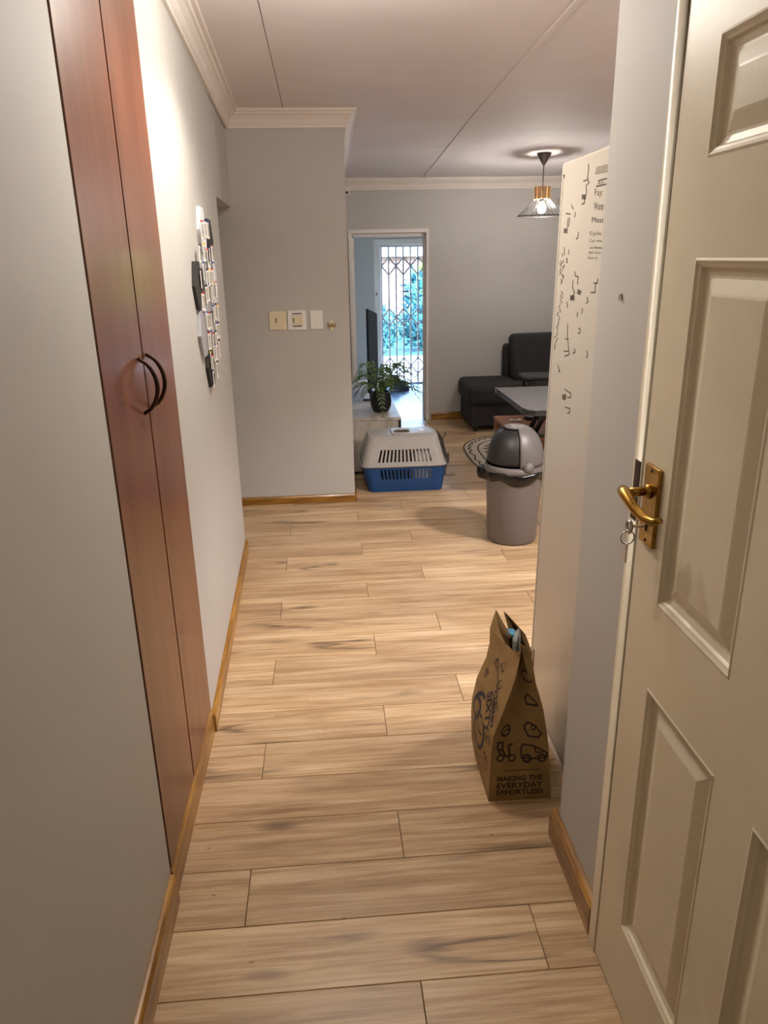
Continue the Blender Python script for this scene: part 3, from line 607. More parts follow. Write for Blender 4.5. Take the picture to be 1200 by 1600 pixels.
bag_line('L', [(0.05,0.17),(0.20,0.12),(0.42,0.075),(0.62,0.045)], 0.003, print_ink)
bag_line('L', circ(0.80, 0.105, 0.022, 12, 0.06), 0.0014, print_ink)
pk = thing('plastic_package', (0.552, 1.99, 0.380), 'grey plastic wrapped package poking out of the paper bag', 'package')
MB().rings([[(0.547+a*math.cos(t_)*0.6+q_, 1.995+a*1.2*math.sin(t_)*(1+0.2*math.sin(5*t_)), z+0.006*math.sin(3*t_+a*90)) for t_ in [k*math.pi/6 for k in range(12)]] for a, z, q_ in ((0.012,0.380,0),(0.016,0.44,0),(0.020,0.475,0.002),(0.013,0.495,0.005),(0.003,0.507,0.008))]).build('wrapper', clear_pl, pk)
MB().hexa([(0.523,2.01,0.482),(0.546,2.005,0.478),(0.550,2.03,0.486),(0.526,2.035,0.490)], [(0.523,2.01,0.488),(0.546,2.005,0.484),(0.550,2.03,0.492),(0.526,2.035,0.496)]).build('blue_corner', blue_wrap, pk)

# ------------------------------------------------------------------ swing-lid bin
BX, BY = 1.055, 4.060
bn = thing('swing_bin', (BX, BY, 0), 'grey round swing-lid bin with a black liner beside the fridge', 'bin')
MB().lathe([(0.136,0.0),(0.141,0.004),(0.146,0.02),(0.152,0.2),(0.160,0.40),(0.162,0.425),(0.156,0.425),(0.150,0.40),(0.142,0.02),(0.0,0.016)], (BX,BY,0), 48, True, True).build('bin_body', bin_grey, bn, smooth=True)
lnr = MB(); rngs = []
for (r, z, amp) in ((0.158,0.432,0.0),(0.172,0.436,0.006),(0.178,0.428,0.010),(0.177,0.405,0.010),(0.170,0.385,0.009),(0.165,0.378,0.004)):
    ring = []
    for j in range(72):
        a = 2*math.pi*j/72; w_ = amp*0.6*(math.sin(5*a+1)+0.6*math.sin(11*a)+0.3*math.sin(23*a+z*60)); ext = 0.035*math.exp(-((a-math.radians(170))/0.22)**2)*(1 if z > 0.38 and amp else 0.2)
        ring.append((BX+(r+w_+ext)*math.cos(a), BY+(r+w_+ext)*math.sin(a), z+0.006*math.sin(5*a)*(amp > 0)-0.010*(math.sin(4*a+2)+0.4*math.sin(9*a))*(z < 0.41)))
    rngs.append(ring)
lnr.rings(rngs, False, False).build('bin_liner', liner_m, bn, smooth=True, mods=(('SOLIDIFY', dict(thickness=0.002)),))
lid = MB().lathe([(0.150,0.428),(0.174,0.430),(0.176,0.445),(0.170,0.455),(0.164,0.470)], (BX,BY,0), 48, False, False)
rim = lid.build('lid_rim', bin_lid, bn, smooth=True, mods=(('SOLIDIFY', dict(thickness=0.003)),))
# hood: dome with an opening on the side that faces left and towards us; the flap fills it
def dome(rad, hgt, a0, a1, e0, e1, na=24, ne=12, ax=math.radians(205)):
    m = MB(); g = []
    for i in range(ne+1):
        e = e0+(e1-e0)*i/ne; row = []
        for j in range(na+1):
            a = a0+(a1-a0)*j/na+ax
            row.append((BX+rad*math.cos(e)**0.75*math.cos(a) if e < math.pi/2-1e-4 else BX, BY+rad*math.cos(e)**0.75*math.sin(a) if e < math.pi/2-1e-4 else BY, 0.468+hgt*math.sin(e)))
        g.append(row)
    m.rings(g, False, False, closed=False); return m
hf = math.radians(62)
dome(0.164, 0.215, hf, 2*math.pi-hf, 0, math.pi/2, 40, 14).build('lid_hood', bin_lid, bn, smooth=True, mods=(('SOLIDIFY', dict(thickness=0.004, offset=1)),))
dome(0.164, 0.215, -hf, hf, math.radians(72), math.pi/2, 16, 4).build('lid_crown', bin_lid, bn, smooth=True, mods=(('SOLIDIFY', dict(thickness=0.004, offset=1)),))
dome(0.160, 0.208, -hf-0.02, hf+0.02, math.radians(4), math.radians(74), 24, 12).build('swing_flap', bin_flap, bn, smooth=True, mods=(('SOLIDIFY', dict(thickness=0.004, offset=-1)),))
pv = MB().lathe([(0.0,0.0),(0.026,0.0),(0.030,0.006),(0.030,0.03)], n=24)
pv.v = [(BX+0.04+x, BY-0.176+z, 0.475+y) for x, y, z in pv.v]; pv.build('pivot_cap', bin_lid, bn, smooth=True)

# ------------------------------------------------------------------ pet carrier
pc = thing('pet_carrier', (0.525, 5.24, 0), 'plastic pet carrier with blue base and pale grey slotted top', 'pet carrier')
def rrect(x0, x1, y0, y1, z, r, n=5):
    o = []
    for cx, cy, a0 in ((x1-r,y1-r,0),(x0+r,y1-r,90),(x0+r,y0+r,180),(x1-r,y0+r,270)):
        for k in range(n+1):
            a = math.radians(a0+90*k/n); o.append((cx+r*math.cos(a), cy+r*math.sin(a), z))
    return o
CY0, CY1 = 5.035, 5.43
def side_patch(mb, p00, p10, p01, p11, n, u0, u1, v0, v1, fill=0.5):
    """wall patch with n upright vent slots left open"""
    us = [0.0]; 
    for k in range(n):
        a = u0+(u1-u0)*(k+0.5-fill/2)/n; us += [a, a+(u1-u0)*fill/n]
    us.append(1.0); vs_ = [0.0, v0, v1, 1.0]
    P = lambda u, v: Vector(p00).lerp(Vector(p10), u).lerp(Vector(p01).lerp(Vector(p11), u), v)
    for i in range(len(us)-1):
        for j in range(3):
            if j == 1 and i % 2 == 1: continue
            mb.quad(P(us[i],vs_[j]), P(us[i+1],vs_[j]), P(us[i+1],vs_[j+1]), P(us[i],vs_[j+1]))
sol = (('SOLIDIFY', dict(thickness=0.004, offset=-1)),)
# blue tub: rounded floor, front side with slots, other sides plain
def shell(z0, z1, b0, b1, mat, name, n, su, sv, close_bottom=False, steps=1):
    m = MB(); r0 = rrect(*b0, z0, 0.05); r1 = rrect(*b1, z1, 0.06)
    # indices: corners of 6 points each -> front edge runs between corner 3 (x0,y0) end and corner 4 (x1,y0) start
    N = len(r0); i0 = 17; i1 = 18
    for j in range(N):
        k = (j+1) % N
        if j == i0: continue
        m.quad(r0[j], r0[k], r1[k], r1[j])
    side_patch(m, r0[i0], r0[i1], r1[i0], r1[i1], n, su[0], su[1], sv[0], sv[1])
    if close_bottom: m.quad(*r0)
    ob = m.build(name, mat, pc, mods=sol)
    bmm = bmesh.new(); bmm.from_mesh(ob.data); bmesh.ops.remove_doubles(bmm, verts=bmm.verts, dist=1e-5); bmesh.ops.recalc_face_normals(bmm, faces=bmm.faces); bmm.to_mesh(ob.data); bmm.free()
    return ob
shell(0.0, 0.190, (0.262, 0.800, CY0+0.03, CY1-0.03), (0.218, 0.822, CY0, CY1), blue_pl, 'base_tub', 14, (0.12, 0.92), (0.50, 0.90), True)
MB().rings([rrect(0.212,0.826,CY0-0.006,CY1+0.006,0.188,0.062), rrect(0.210,0.828,CY0-0.009,CY1+0.009,0.196,0.062), rrect(0.212,0.826,CY0-0.006,CY1+0.006,0.208,0.062)], False, False).build('flange', grey_pl, pc, smooth=True, mods=sol)
up = shell(0.206, 0.385, (0.220, 0.818, CY0+0.002, CY1-0.002), (0.268, 0.770, CY0+0.045, CY1-0.045), grey_pl, 'top_shell', 14, (0.10, 0.92), (0.10, 0.58))
MB().rings([rrect(0.268,0.770,CY0+0.045,CY1-0.045,0.384,0.06), rrect(0.276,0.762,CY0+0.055,CY1-0.055,0.394,0.055), rrect(0.300,0.740,CY0+0.080,CY1-0.080,0.400,0.05)], False, True).build('roof', grey_pl, pc, smooth=False, mods=())
MB().rings([rrect(0.44,0.735,CY0+0.10,CY1-0.10,0.400,0.03), rrect(0.44,0.735,CY0+0.10,CY1-0.10,0.406,0.03), rrect(0.445,0.73,CY0+0.105,CY1-0.105,0.409,0.028)], False, True).build('roof_hatch', grey_pl, pc)
MB().rings([rrect(0.46,0.575,5.18,5.25,0.409,0.02), rrect(0.46,0.575,5.18,5.25,0.4105,0.02)], False, True).build('handle_recess', slot_m, pc)
MB().tube([(0.465,5.215,0.409),(0.48,5.215,0.420),(0.555,5.215,0.420),(0.57,5.215,0.409)], 0.008, 8).build('carry_handle', grey_pl, pc, smooth=True)
MB().box(0.64, 0.68, 5.20, 5.235, 0.408, 0.414).build('latch', white_pl, pc, bevel=0.002)
wire = MB()
for k in range(7): yy = 5.10+k*0.046; wire.tube([(0.822,yy,0.10),(0.836,yy,0.21),(0.800,yy,0.37)], 0.003, 5)
for z, x in ((0.10,0.822),(0.16,0.829),(0.21,0.836),(0.29,0.818),(0.37,0.800)): wire.tube([(x,5.09,z),(x,5.385,z)], 0.003, 5)
wire.tube([(0.806,5.12,0.37),(0.826,5.115,0.40),(0.812,5.11,0.415)], 0.004, 5)
wire.build('wire_door', slot_m, pc)
MB().box(0.828, 0.842, 5.06, 5.085, 0.20, 0.27).build('side_clip', slot_m, pc, bevel=0.003)
# dark filler added so the slots show dark, and a pale blanket
filler_ = thing('dark_filler', (0.45, 5.24, 0.01), 'dark cushion block added inside the pet carrier to darken its slots', 'filler')
MB().box(0.31, 0.565, 5.12, 5.36, 0.012, 0.345).build('filler_block', sofa_m, filler_, bevel=0.02)
MB().tube([(0.31,5.24,0.33),(0.565,5.24,0.33)], 0.008, 6).build('filler_roll', sofa_m, filler_)
bk = thing('blanket', (0.66, 5.22, 0.02), 'pale blanket lying inside the pet carrier', 'blanket')
MB().rings([rrect(0.575,0.755,5.10,5.36,0.014,0.05), rrect(0.575,0.76,5.09,5.37,0.07,0.06), rrect(0.58,0.75,5.10,5.35,0.16,0.06), rrect(0.60,0.73,5.11,5.33,0.225,0.04)], True, True).build('folded_cloth', card_m, bk, smooth=True)
MB().rings([rrect(0.60,0.72,5.10,5.16,0.215,0.02), rrect(0.60,0.72,5.11,5.16,0.285,0.02)], True, True).build('folded_edge', card_m, bk)

# ------------------------------------------------------------------ far doorway, entry, security gate, garden
d2 = thing('door_2', (0.635, 7.48, 0), 'open doorway with a white frame in the far wall', None, None, 'structure')
for x0, x1 in ((0.250, 0.284), (0.996, 1.022)): MB().box(x0, x1, 7.468, 7.612, 0, 1.812).build('jamb', white_trim, d2, bevel=0.004)
MB().box(0.250, 1.022, 7.468, 7.612, 1.812, 1.848).build('head', white_trim, d2, bevel=0.004)
MB().box(0.284, 0.306, 7.53, 7.612, 0, 1.79).box(0.978, 0.996, 7.53, 7.612, 0, 1.79).box(0.284, 0.996, 7.53, 7.612, 1.78, 1.812).build('door_stop', white_trim, d2)
MB().box(0.2835, 0.292, 7.485, 7.515, 1.58, 1.67).build('hinge', steel, d2, bevel=0.002)
d3 = thing('door_3', (1.14, 9.74, 0), 'white frame of the garden exit behind the security gate', None, None, 'structure')
for x0, x1 in ((0.640, 0.720), (1.56, 1.64)): MB().box(x0, x1, 9.715, 9.88, 0, 1.735).build('jamb', white_trim, d3, bevel=0.008)
MB().box(0.640, 1.640, 9.715, 9.88, 1.735, 1.81).build('head', white_trim, d3, bevel=0.01)
MB().box(0.655, 0.668, 9.70, 9.716, 1.14, 1.17).build('latch_keeper', slot_m, d3)

gt = thing('security_gate', (1.14, 9.79, 0), 'expanding trellis security gate with diamond links across the garden exit', 'gate')
GY = 9.79; sp = 0.0925; gx0 = 0.735; nb = 9
MB().box(0.72, 1.56, GY-0.018, GY+0.018, 1.712, 1.735).build('top_track', gate_m, gt); MB().box(0.72, 1.56, GY-0.015, GY+0.015, 0.0, 0.022).build('bottom_track', gate_m, gt)
for k in range(nb+1):
    x = gx0+sp*k; MB().box(x-0.009, x+0.009, GY-0.008, GY+0.008, 0.022, 1.712).build('upright', gate_m, gt)
for zc_ in (1.487, 0.862, 0.240):
    for k in range(1, nb, 2):
        x = gx0+sp*k; hh = 0.105
        for sx in (-1, 1):
            for sz in (-1, 1): MB().bar((x, GY-0.012, zc_+sz*hh), (x+sx*sp, GY-0.012, zc_), 0.006, 0.017).build('link', gate_m, gt)
# garden
struct(MB().box(-6, 9, 9.88, 13.0, -0.25, -0.04).build('ground', paving), 'pale paved yard outside the gate')
struct(MB().box(-12, 14, 13.0, 30, -0.30, -0.05).build('ground', leaf_b), 'garden bed beyond the paving')
hs = thing('garden_house', (-0.5, 19, -0.2), 'pale brick house wall seen through the security gate', 'house')
MB().box(-6, 6.0, 18.6, 19.0, -0.3, 1.7).build('brick_wall', brick_m, hs)
MB().box(-6, 6, 18.2, 18.55, 1.60, 1.86).build('fascia', fascia, hs); MB().hexa([(-6,17.9,1.86),(6,17.9,1.86),(6,19.2,1.86),(-6,19.2,1.86)], [(-6,17.9,1.92),(6,17.9,1.92),(6,19.2,2.5),(-6,19.2,2.5)]).build('roof', fascia, hs)
def shrub(name, loc, rx, rz, n, ls, mat, label, cat, group=None, trunk=True):
    t = thing(name, loc, label, cat, group); m = MB(); rnd = random.Random(int(loc[0]*100+loc[1]*10))
    for _ in range(n):
        while True:
            p = Vector((rnd.uniform(-1,1), rnd.uniform(-1,1), rnd.uniform(-1,1)))
            if p.length < 1: break
        c = Vector((loc[0]+p.x*rx, loc[1]+p.y*rx, loc[2]+rz*(1.05+p.z)))
        d = Vector((rnd.uniform(-1,1), rnd.uniform(-1,1), rnd.uniform(-0.3,1))).normalized(); u = d.cross(Vector((rnd.uniform(-1,1), rnd.uniform(-1,1), rnd.uniform(-1,1)))).normalized()
        m.quad(c, c+d*ls*0.5+u*ls*0.18, c+d*ls, c+d*ls*0.5-u*ls*0.18)
    m.build('foliage', mat, t)
    if trunk:
        s_ = MB()
        for k in range(4): s_.tube([(loc[0]+0.03*k,loc[1],loc[2]), (loc[0]+rx*0.3*math.cos(k*1.6),loc[1]+rx*0.3*math.sin(k*1.6),loc[2]+rz*1.2)], [0.025, 0.01], 6)
        s_.build('stem', stem_m, t)
    return t
g_ = 'shrubs in the garden bed'
shrub('garden_shrub', (0.95, 13.55, -0.06), 0.38, 0.40, 900, 0.15, leaf_b, 'leafy blue-green shrub behind the left of the gate', 'shrub')
shrub('garden_shrub', (1.72, 13.8, -0.06), 0.36, 0.42, 900, 0.16, leaf_b, 'leafy blue-green shrub behind the middle of the gate', 'shrub')
shrub('garden_shrub', (2.52, 14.1, -0.06), 0.38, 0.46, 900, 0.16, leaf_b, 'leafy blue-green shrub behind the right of the gate', 'shrub')
shrub('tall_plant', (1.75, 14.9, -0.06), 0.15, 0.68, 300, 0.22, leaf_b, 'tall narrow plant rising above the garden shrubs', 'plant')
shrub('garden_tree', (2.75, 16.6, -0.06), 0.85, 0.86, 1800, 0.26, leaf_y, 'bright yellow-green tree behind the garden shrubs', 'tree')

# ------------------------------------------------------------------ pendant lamp
PX, PY = 1.765, 6.264; pz = zc(PY)
pd = thing('pendant_lamp', (PX, PY, 1.87), 'pendant lamp with a wooden collar and wire cone shade, lit', 'lamp')
MB().lathe([(0.056,pz),(0.054,pz-0.012),(0.012,pz-0.082),(0.005,pz-0.090)], (PX,PY,0), 24).build('canopy', canopy_m, pd, smooth=False)
MB().tube([(PX,PY,pz-0.085),(PX,PY,2.06)], 0.0035, 8).build('cord', canopy_m, pd)
MB().lathe([(0.018,2.10),(0.020,2.06),(0.020,2.00),(0.016,1.99)], (PX,PY,0), 16).build('socket', black_m, pd, smooth=True)
for k in range(10):
    a0 = 2*math.pi*k/10+0.04; a1 = 2*math.pi*(k+1)/10-0.04; m = MB(); ri, ro = 0.056, 0.066
    P = lambda r, a, z: (PX+r*math.cos(a), PY+r*math.sin(a), z)
    for j in range(3):
        b0 = a0+(a1-a0)*j/3; b1 = a0+(a1-a0)*(j+1)/3
        m.hexa([P(ri,b0,2.010),P(ro,b0,2.010),P(ro,b1,2.010),P(ri,b1,2.010)], [P(ri,b0,2.102),P(ro,b0,2.102),P(ro,b1,2.102),P(ri,b1,2.102)])
    m.build('wood_stave', lampwood, pd)
for a in range(3): MB().bar((PX+0.018*math.cos(a*2.1),PY+0.018*math.sin(a*2.1),2.09),(PX+0.058*math.cos(a*2.1),PY+0.058*math.sin(a*2.1),2.09),0.006,0.006).build('collar_arm', black_m, pd)
bl_ = MB().lathe([(0.012,1.995),(0.016,1.985),(0.028,1.965),(0.033,1.945),(0.028,1.922),(0.014,1.909),(0.002,1.906)], (PX,PY,0), 20).build('bulb', bulb_m, pd, smooth=True)
for k in range(28):
    a = 2*math.pi*k/28; MB().tube([(PX+0.050*math.cos(a),PY+0.050*math.sin(a),2.020),(PX+0.110*math.cos(a),PY+0.110*math.sin(a),1.955),(PX+0.192*math.cos(a),PY+0.192*math.sin(a),1.886)], 0.0016, 5).build('shade_wire', shade_m, pd)
for r_, z_, q in ((0.192,1.886,0.004),(0.050,2.020,0.003)):
    MB().tube([(PX+r_*math.cos(2*math.pi*k/40),PY+r_*math.sin(2*math.pi*k/40),z_) for k in range(41)], q, 6).build('shade_ring', shade_m, pd, smooth=True)

# ------------------------------------------------------------------ lounge furniture
def rb(x0, x1, y0, y1, z0, z1, name, mat, parent, bevel=0.03, seg=3): return MB().box(x0, x1, y0, y1, z0, z1).build(name, mat, parent, bevel=bevel, seg=seg)
so = thing('corner_sofa', (2.2, 7.1, 0), 'charcoal fabric sofa with a backless end against the far wall', 'sofa')
rb(1.345, 3.0, 6.84, 7.44, 0.05, 0.26, 'base', sofa_m, so, 0.02)
rb(1.315, 1.95, 6.815, 7.46, 0.25, 0.445, 'seat_cushion', sofa_m, so, 0.06, 4); rb(1.955, 3.0, 6.815, 7.40, 0.25, 0.445, 'seat_cushion', sofa_m, so, 0.06, 4)
rb(1.765, 3.0, 7.28, 7.465, 0.26, 0.76, 'backrest', sofa_m, so, 0.03)
MB().hexa([(1.80,7.06,0.43),(2.55,7.06,0.43),(2.55,7.27,0.43),(1.80,7.27,0.43)], [(1.78,7.15,0.87),(2.56,7.15,0.88),(2.56,7.33,0.88),(1.78,7.33,0.87)]).build('back_cushion', sofa_m, so, bevel=0.055, seg=4)
MB().hexa([(2.56,7.06,0.43),(3.0,7.06,0.43),(3.0,7.27,0.43),(2.56,7.27,0.43)], [(2.57,7.15,0.89),(3.0,7.15,0.88),(3.0,7.33,0.88),(2.57,7.33,0.89)]).build('back_cushion', sofa_m, so, bevel=0.055, seg=4)
for x, y in ((1.40,6.90),(1.40,7.38),(2.9,6.90),(2.9,7.38)): MB().lathe([(0.02,0.0),(0.025,0.06)], (x,y,0), 10).build('foot', black_m, so)

lt_ = thing('coffee_table', (1.70, 5.35, 0), 'brown wooden coffee table with a raised grey slab top', 'table')
MB().box(1.290, 2.25, 4.90, 5.670, 0.375, 0.40).build('tabletop', coffee_m, lt_, bevel=0.003)
MB().box(1.33, 2.21, 4.94, 5.63, 0.30, 0.375).build('apron', coffee_m, lt_)
for x, y in ((1.32,4.93),(1.32,5.64),(2.22,4.93),(2.22,5.64)): MB().box(x-0.025, x+0.025, y-0.025, y+0.025, 0.0116, 0.375).build('leg', coffee_m, lt_)
rt = MB().rings([[(1.198,4.43),(1.212,4.33),(1.40,4.29),(2.10,4.29),(2.10,5.22),(1.22,5.22),(1.198,5.20)] and [(x,y,z) for x,y in ((1.198,4.47),(1.215,4.41),(1.255,4.385),(2.10,4.36),(2.10,5.22),(1.22,5.22),(1.198,5.20))] for z in (0.692, 0.70)]).build('raised_top', slate_m, lt_)
MB().rings([[(x,y,z) for x,y in ((1.202,4.475),(1.22,4.418),(1.26,4.392),(2.10,4.366),(2.10,5.215),(1.222,5.215),(1.202,5.197))] for z in (0.660, 0.692)]).build('top_edge', slate_edge, lt_)
MB().box(1.196, 1.206, 5.19, 5.224, 0.664, 0.701).build('corner_cap', silver_m, lt_)
for x in (1.45, 1.95): MB().bar((x,5.05,0.40),(x,4.72,0.66),0.03,0.02).bar((x+0.03,5.25,0.40),(x+0.03,4.95,0.66),0.03,0.02).build('lift_arm', black_m, lt_)
rm = thing('remote_control', (1.41, 5.45, 0.40), 'white slim remote control on the brown coffee table', 'remote')
MB().box(1.365, 1.458, 5.435, 5.470, 0.400, 0.414).build('remote_body', remote_w, rm, bevel=0.005); MB().box(1.39, 1.43, 5.446, 5.459, 0.4138, 0.4148).build('buttons', slot_m, rm)
gp = thing('game_controller', (1.57, 5.50, 0.40), 'black handset lying beside the white remote control', 'controller')
MB().rings([rrect(1.50,1.66,5.46,5.56,0.400,0.03), rrect(1.495,1.665,5.455,5.565,0.415,0.04), rrect(1.51,1.65,5.47,5.55,0.430,0.03)]).build('handset_body', black_m, gp, smooth=True)
MB().lathe([(0.010,0.428),(0.010,0.436),(0.004,0.440)], (1.60,5.51,0), 10).build('stick', silver_m, gp)
pn = thing('white_pen', (1.56, 5.215, 0.40), 'short white pen at the near side of the coffee table', 'pen')
MB().tube([(1.520,5.215,0.405),(1.61,5.205,0.405)], [0.005,0.005], 8).build('pen_body', remote_w, pn); MB().tube([(1.61,5.205,0.405),(1.625,5.2035,0.405)], [0.005,0.0015], 8).build('pen_tip', slot_m, pn)
sl = thing('side_stool', (1.72, 5.95, 0), 'dark stool with a flat top in front of the sofa cushions', 'stool')
MB().rings([rrect(1.575,1.90,5.82,6.10,0.640,0.05), rrect(1.57,1.905,5.815,6.105,0.655,0.05), rrect(1.58,1.895,5.825,6.095,0.668,0.05)]).build('seat', black_m, sl, smooth=False)
for x, y in ((1.625,5.87),(1.85,5.87),(1.625,6.05),(1.85,6.05)): MB().bar((x,y,0.012),(x,y,0.641),0.022,0.022).build('leg', black_m, sl)

rgt = thing('patterned_rug', (1.95, 5.93, 0), 'cream and black zigzag rug under the coffee table', 'rug')
def sup(u, rx, ry, n=3.2): return (1.95+rx*math.copysign(abs(math.cos(u))**(2/n), math.cos(u)), 5.93+ry*math.copysign(abs(math.sin(u))**(2/n), math.sin(u)))
NS = 64
MB().rings([[(*sup(2*math.pi*k/NS,0.815,0.72), 0.0005) for k in range(NS)], [(*sup(2*math.pi*k/NS,0.812,0.717), 0.008) for k in range(NS)], [(*sup(2*math.pi*k/NS,0.79,0.70), 0.010) for k in range(NS)]]).build('pile', rug_m, rgt)
for q, (sc, amp, n_) in enumerate(((0.985,0.0,64),(0.93,0.018,96),(0.84,0.0,64),(0.74,0.04,72),(0.62,0.0,64),(0.50,0.04,56),(0.36,0.03,40))):
    m = MB(); pts = []
    for k in range(n_+1):
        x, y = sup(2*math.pi*k/n_, (sc+(amp if k % 2 else -amp))*0.815, (sc+(amp if k % 2 else -amp))*0.72); pts.append((x, y))
    for a, b in zip(pts, pts[1:]):
        d = Vector((b[0]-a[0], b[1]-a[1])); 
        if d.length < 1e-6: continue
        d.normalize(); nn = Vector((-d.y, d.x))*0.006
        bb = [(a[0]+nn.x,a[1]+nn.y),(b[0]+nn.x,b[1]+nn.y),(b[0]-nn.x,b[1]-nn.y),(a[0]-nn.x,a[1]-nn.y)]
        m.hexa([(x,y,0.008) for x,y in bb], [(x,y,0.0115) for x,y in bb])
    m.build('woven_band', rug_k, rgt)

# ------------------------------------------------------------------ TV cabinet and what stands on it
cb = thing('tv_cabinet', (0.37, 6.45, 0), 'low whitewashed wood cabinet along the lounge wall behind the pet carrier', 'cabinet')
MB().box(0.172, 0.545, 5.545, 7.40, 0.42, 0.442).build('top_board', cab_m, cb, bevel=0.002)
MB().box(0.175, 0.535, 5.55, 5.57, 0.04, 0.42).build('end_panel', cab_m, cb); MB().box(0.175, 0.535, 7.37, 7.39, 0.04, 0.42).build('end_panel', cab_m, cb)
MB().box(0.175, 0.195, 5.57, 7.37, 0.04, 0.42).build('back_panel', cab_m, cb); MB().box(0.175, 0.535, 5.55, 7.39, 0.02, 0.04).build('bottom_board', cab_m, cb)
for k in range(3):
    y0 = 5.575+k*0.60; dv = MB().box(0.520, 0.538, y0, y0+0.585, 0.05, 0.412).build('door', cab_m, cb, bevel=0.002); MB().box(0.538, 0.548, y0+0.03, y0+0.04, 0.22, 0.34).build('pull', black_m, dv)
MB().box(0.528, 0.548, 5.546, 5.556, 0.335, 0.438).build('corner_strip', black_m, cb)
for x in (0.20, 0.51):
    for y in (5.58, 7.36): MB().box(x-0.02, x+0.02, y-0.02, y+0.02, 0.0, 0.02).build('foot', black_m, cb)
tv = thing('television', (0.345, 6.35, 0.442), 'thin black television seen almost edge-on behind the fern', 'television')
ta = Vector((0.330, 6.13)); tb = Vector((0.450, 6.82)); tn = Vector((tb.y-ta.y, -(tb.x-ta.x))).normalized()*0.018
q = [(ta.x,ta.y),(ta.x+tn.x,ta.y+tn.y),(tb.x+tn.x,tb.y+tn.y),(tb.x,tb.y)]
MB().hexa([(x,y,0.53) for x,y in q], [(x,y,1.20 if k in (0,1) else 1.135) for k,(x,y) in enumerate(q)] and [(x,y,z) for (x,y),z in zip(q,(1.208,1.208,1.122,1.122))]).build('screen', tv_m, tv, bevel=0.004)
for f_ in (0.2, 0.8):
    c_ = ta.lerp(tb, f_); MB().bar((c_.x-0.06,c_.y,0.450),(c_.x+0.07,c_.y,0.450),0.03,0.014).bar((c_.x+0.008,c_.y,0.448),(c_.x+0.008,c_.y,0.56),0.02,0.02).build('stand_foot', black_m, tv)
fn = thing('potted_fern', (0.412, 5.775, 0.442), 'arching green fern in a round black pot on the cabinet', 'plant')
MB().lathe([(0.045,0.442),(0.062,0.450),(0.080,0.490),(0.084,0.535),(0.074,0.585),(0.064,0.606),(0.058,0.604),(0.056,0.588),(0.0,0.586)], (0.412,5.775,0), 28).build('pot', pot_m, fn, smooth=True)
rf = random.Random(11)
for k in range(34):
    a = rf.uniform(0, 2*math.pi); ln = rf.uniform(0.19, 0.34); hgt = rf.uniform(0.06, 0.24); dr = rf.uniform(0.02, 0.24)
    if math.cos(a) < -0.5: ln *= 0.7
    if math.sin(a) > 0.4: ln *= 0.75
    m = MB(); pts = []
    for i in range(15):
        s_ = i/14; r_ = 0.02+ln*s_; z = 0.60+hgt*math.sin(min(1, s_*1.25)*math.pi*0.62)*1.15-dr*s_**2.2
        wob = 0.012*math.sin(s_*5+k); pts.append(Vector((0.412+r_*math.cos(a)-wob*math.sin(a), 5.775+r_*math.sin(a)+wob*math.cos(a), z)))
    m.tube(pts[::2], 0.0016, 4)
    for i in range(2, 15):
        t_ = (pts[min(i+1,14)]-pts[i-1]).normalized(); side = t_.cross(Vector((0,0,1))).normalized(); ll = 0.040*math.sin(math.pi*(0.12+0.86*i/15))**0.8
        for sg in (-1, 1):
            tip = pts[i]+side*sg*ll+t_*ll*0.45-Vector((0,0,ll*0.3)); wv = t_*0.0055
            m.quad(pts[i]-wv, pts[i]+side*sg*ll*0.5+t_*ll*0.2-wv*1.3, tip, pts[i]+side*sg*ll*0.5+t_*ll*0.3+wv*1.3)
    m.build('frond', leaf_m, fn)
bo = thing('ankle_boot', (0.89, 9.25, 0), 'dark ankle boot standing on the pale entry floor by the gate', 'boot')
def boot_ring(x0, x1, w_, z0, z1=None, n=16):
    z1 = z0 if z1 is None else z1; o = []
    for k in range(n):
        a = 2*math.pi*k/n; u = (math.cos(a)+1)/2; taper = 0.80+0.35*u-0.45*max(0, u-0.72)
        o.append((x0+(x1-x0)*u, 9.25+0.5*w_*taper*math.sin(a), z0+(z1-z0)*u))
    return o
MB().rings([boot_ring(0.775,1.020,0.092,0.0,0.0), boot_ring(0.772,1.024,0.098,0.012,0.014), boot_ring(0.775,1.020,0.094,0.026,0.030)]).build('sole', black_m, bo)
MB().rings([boot_ring(0.778,1.016,0.090,0.026,0.030), boot_ring(0.776,1.012,0.094,0.060,0.056), boot_ring(0.778,0.985,0.088,0.095,0.085), boot_ring(0.780,0.935,0.080,0.130,0.108), boot_ring(0.780,0.900,0.080,0.165,0.150), boot_ring(0.774,0.890,0.084,0.205,0.188)], True, True).build('upper', cap_m, bo, smooth=True)
MB().rings([boot_ring(0.772,0.892,0.088,0.200,0.183), boot_ring(0.771,0.893,0.090,0.210,0.193), boot_ring(0.780,0.884,0.074,0.212,0.195)], False, False).build('cuff', black_m, bo, smooth=True)
for k in range(4): MB().tube([(0.905+0.018*k,9.222,0.128-0.014*k),(0.912+0.018*k,9.25,0.134-0.015*k),(0.905+0.018*k,9.278,0.128-0.014*k)], 0.003, 5).build('lace', card_line, bo)

# small sensor where the cornices meet
sn = thing('motion_sensor', (0.245, 7.40, 2.195), 'small white motion sensor under the far cornice corner', 'sensor')
MB().hexa([(0.215,7.40,2.145),(0.275,7.40,2.145),(0.275,7.479,2.145),(0.215,7.479,2.145)], [(0.22,7.425,2.225),(0.27,7.425,2.225),(0.27,7.479,2.225),(0.22,7.479,2.225)]).build('housing', white_pl, sn, bevel=0.004)
MB().box(0.228, 0.262, 7.397, 7.405, 2.155, 2.175).build('lens', slot_m, sn)

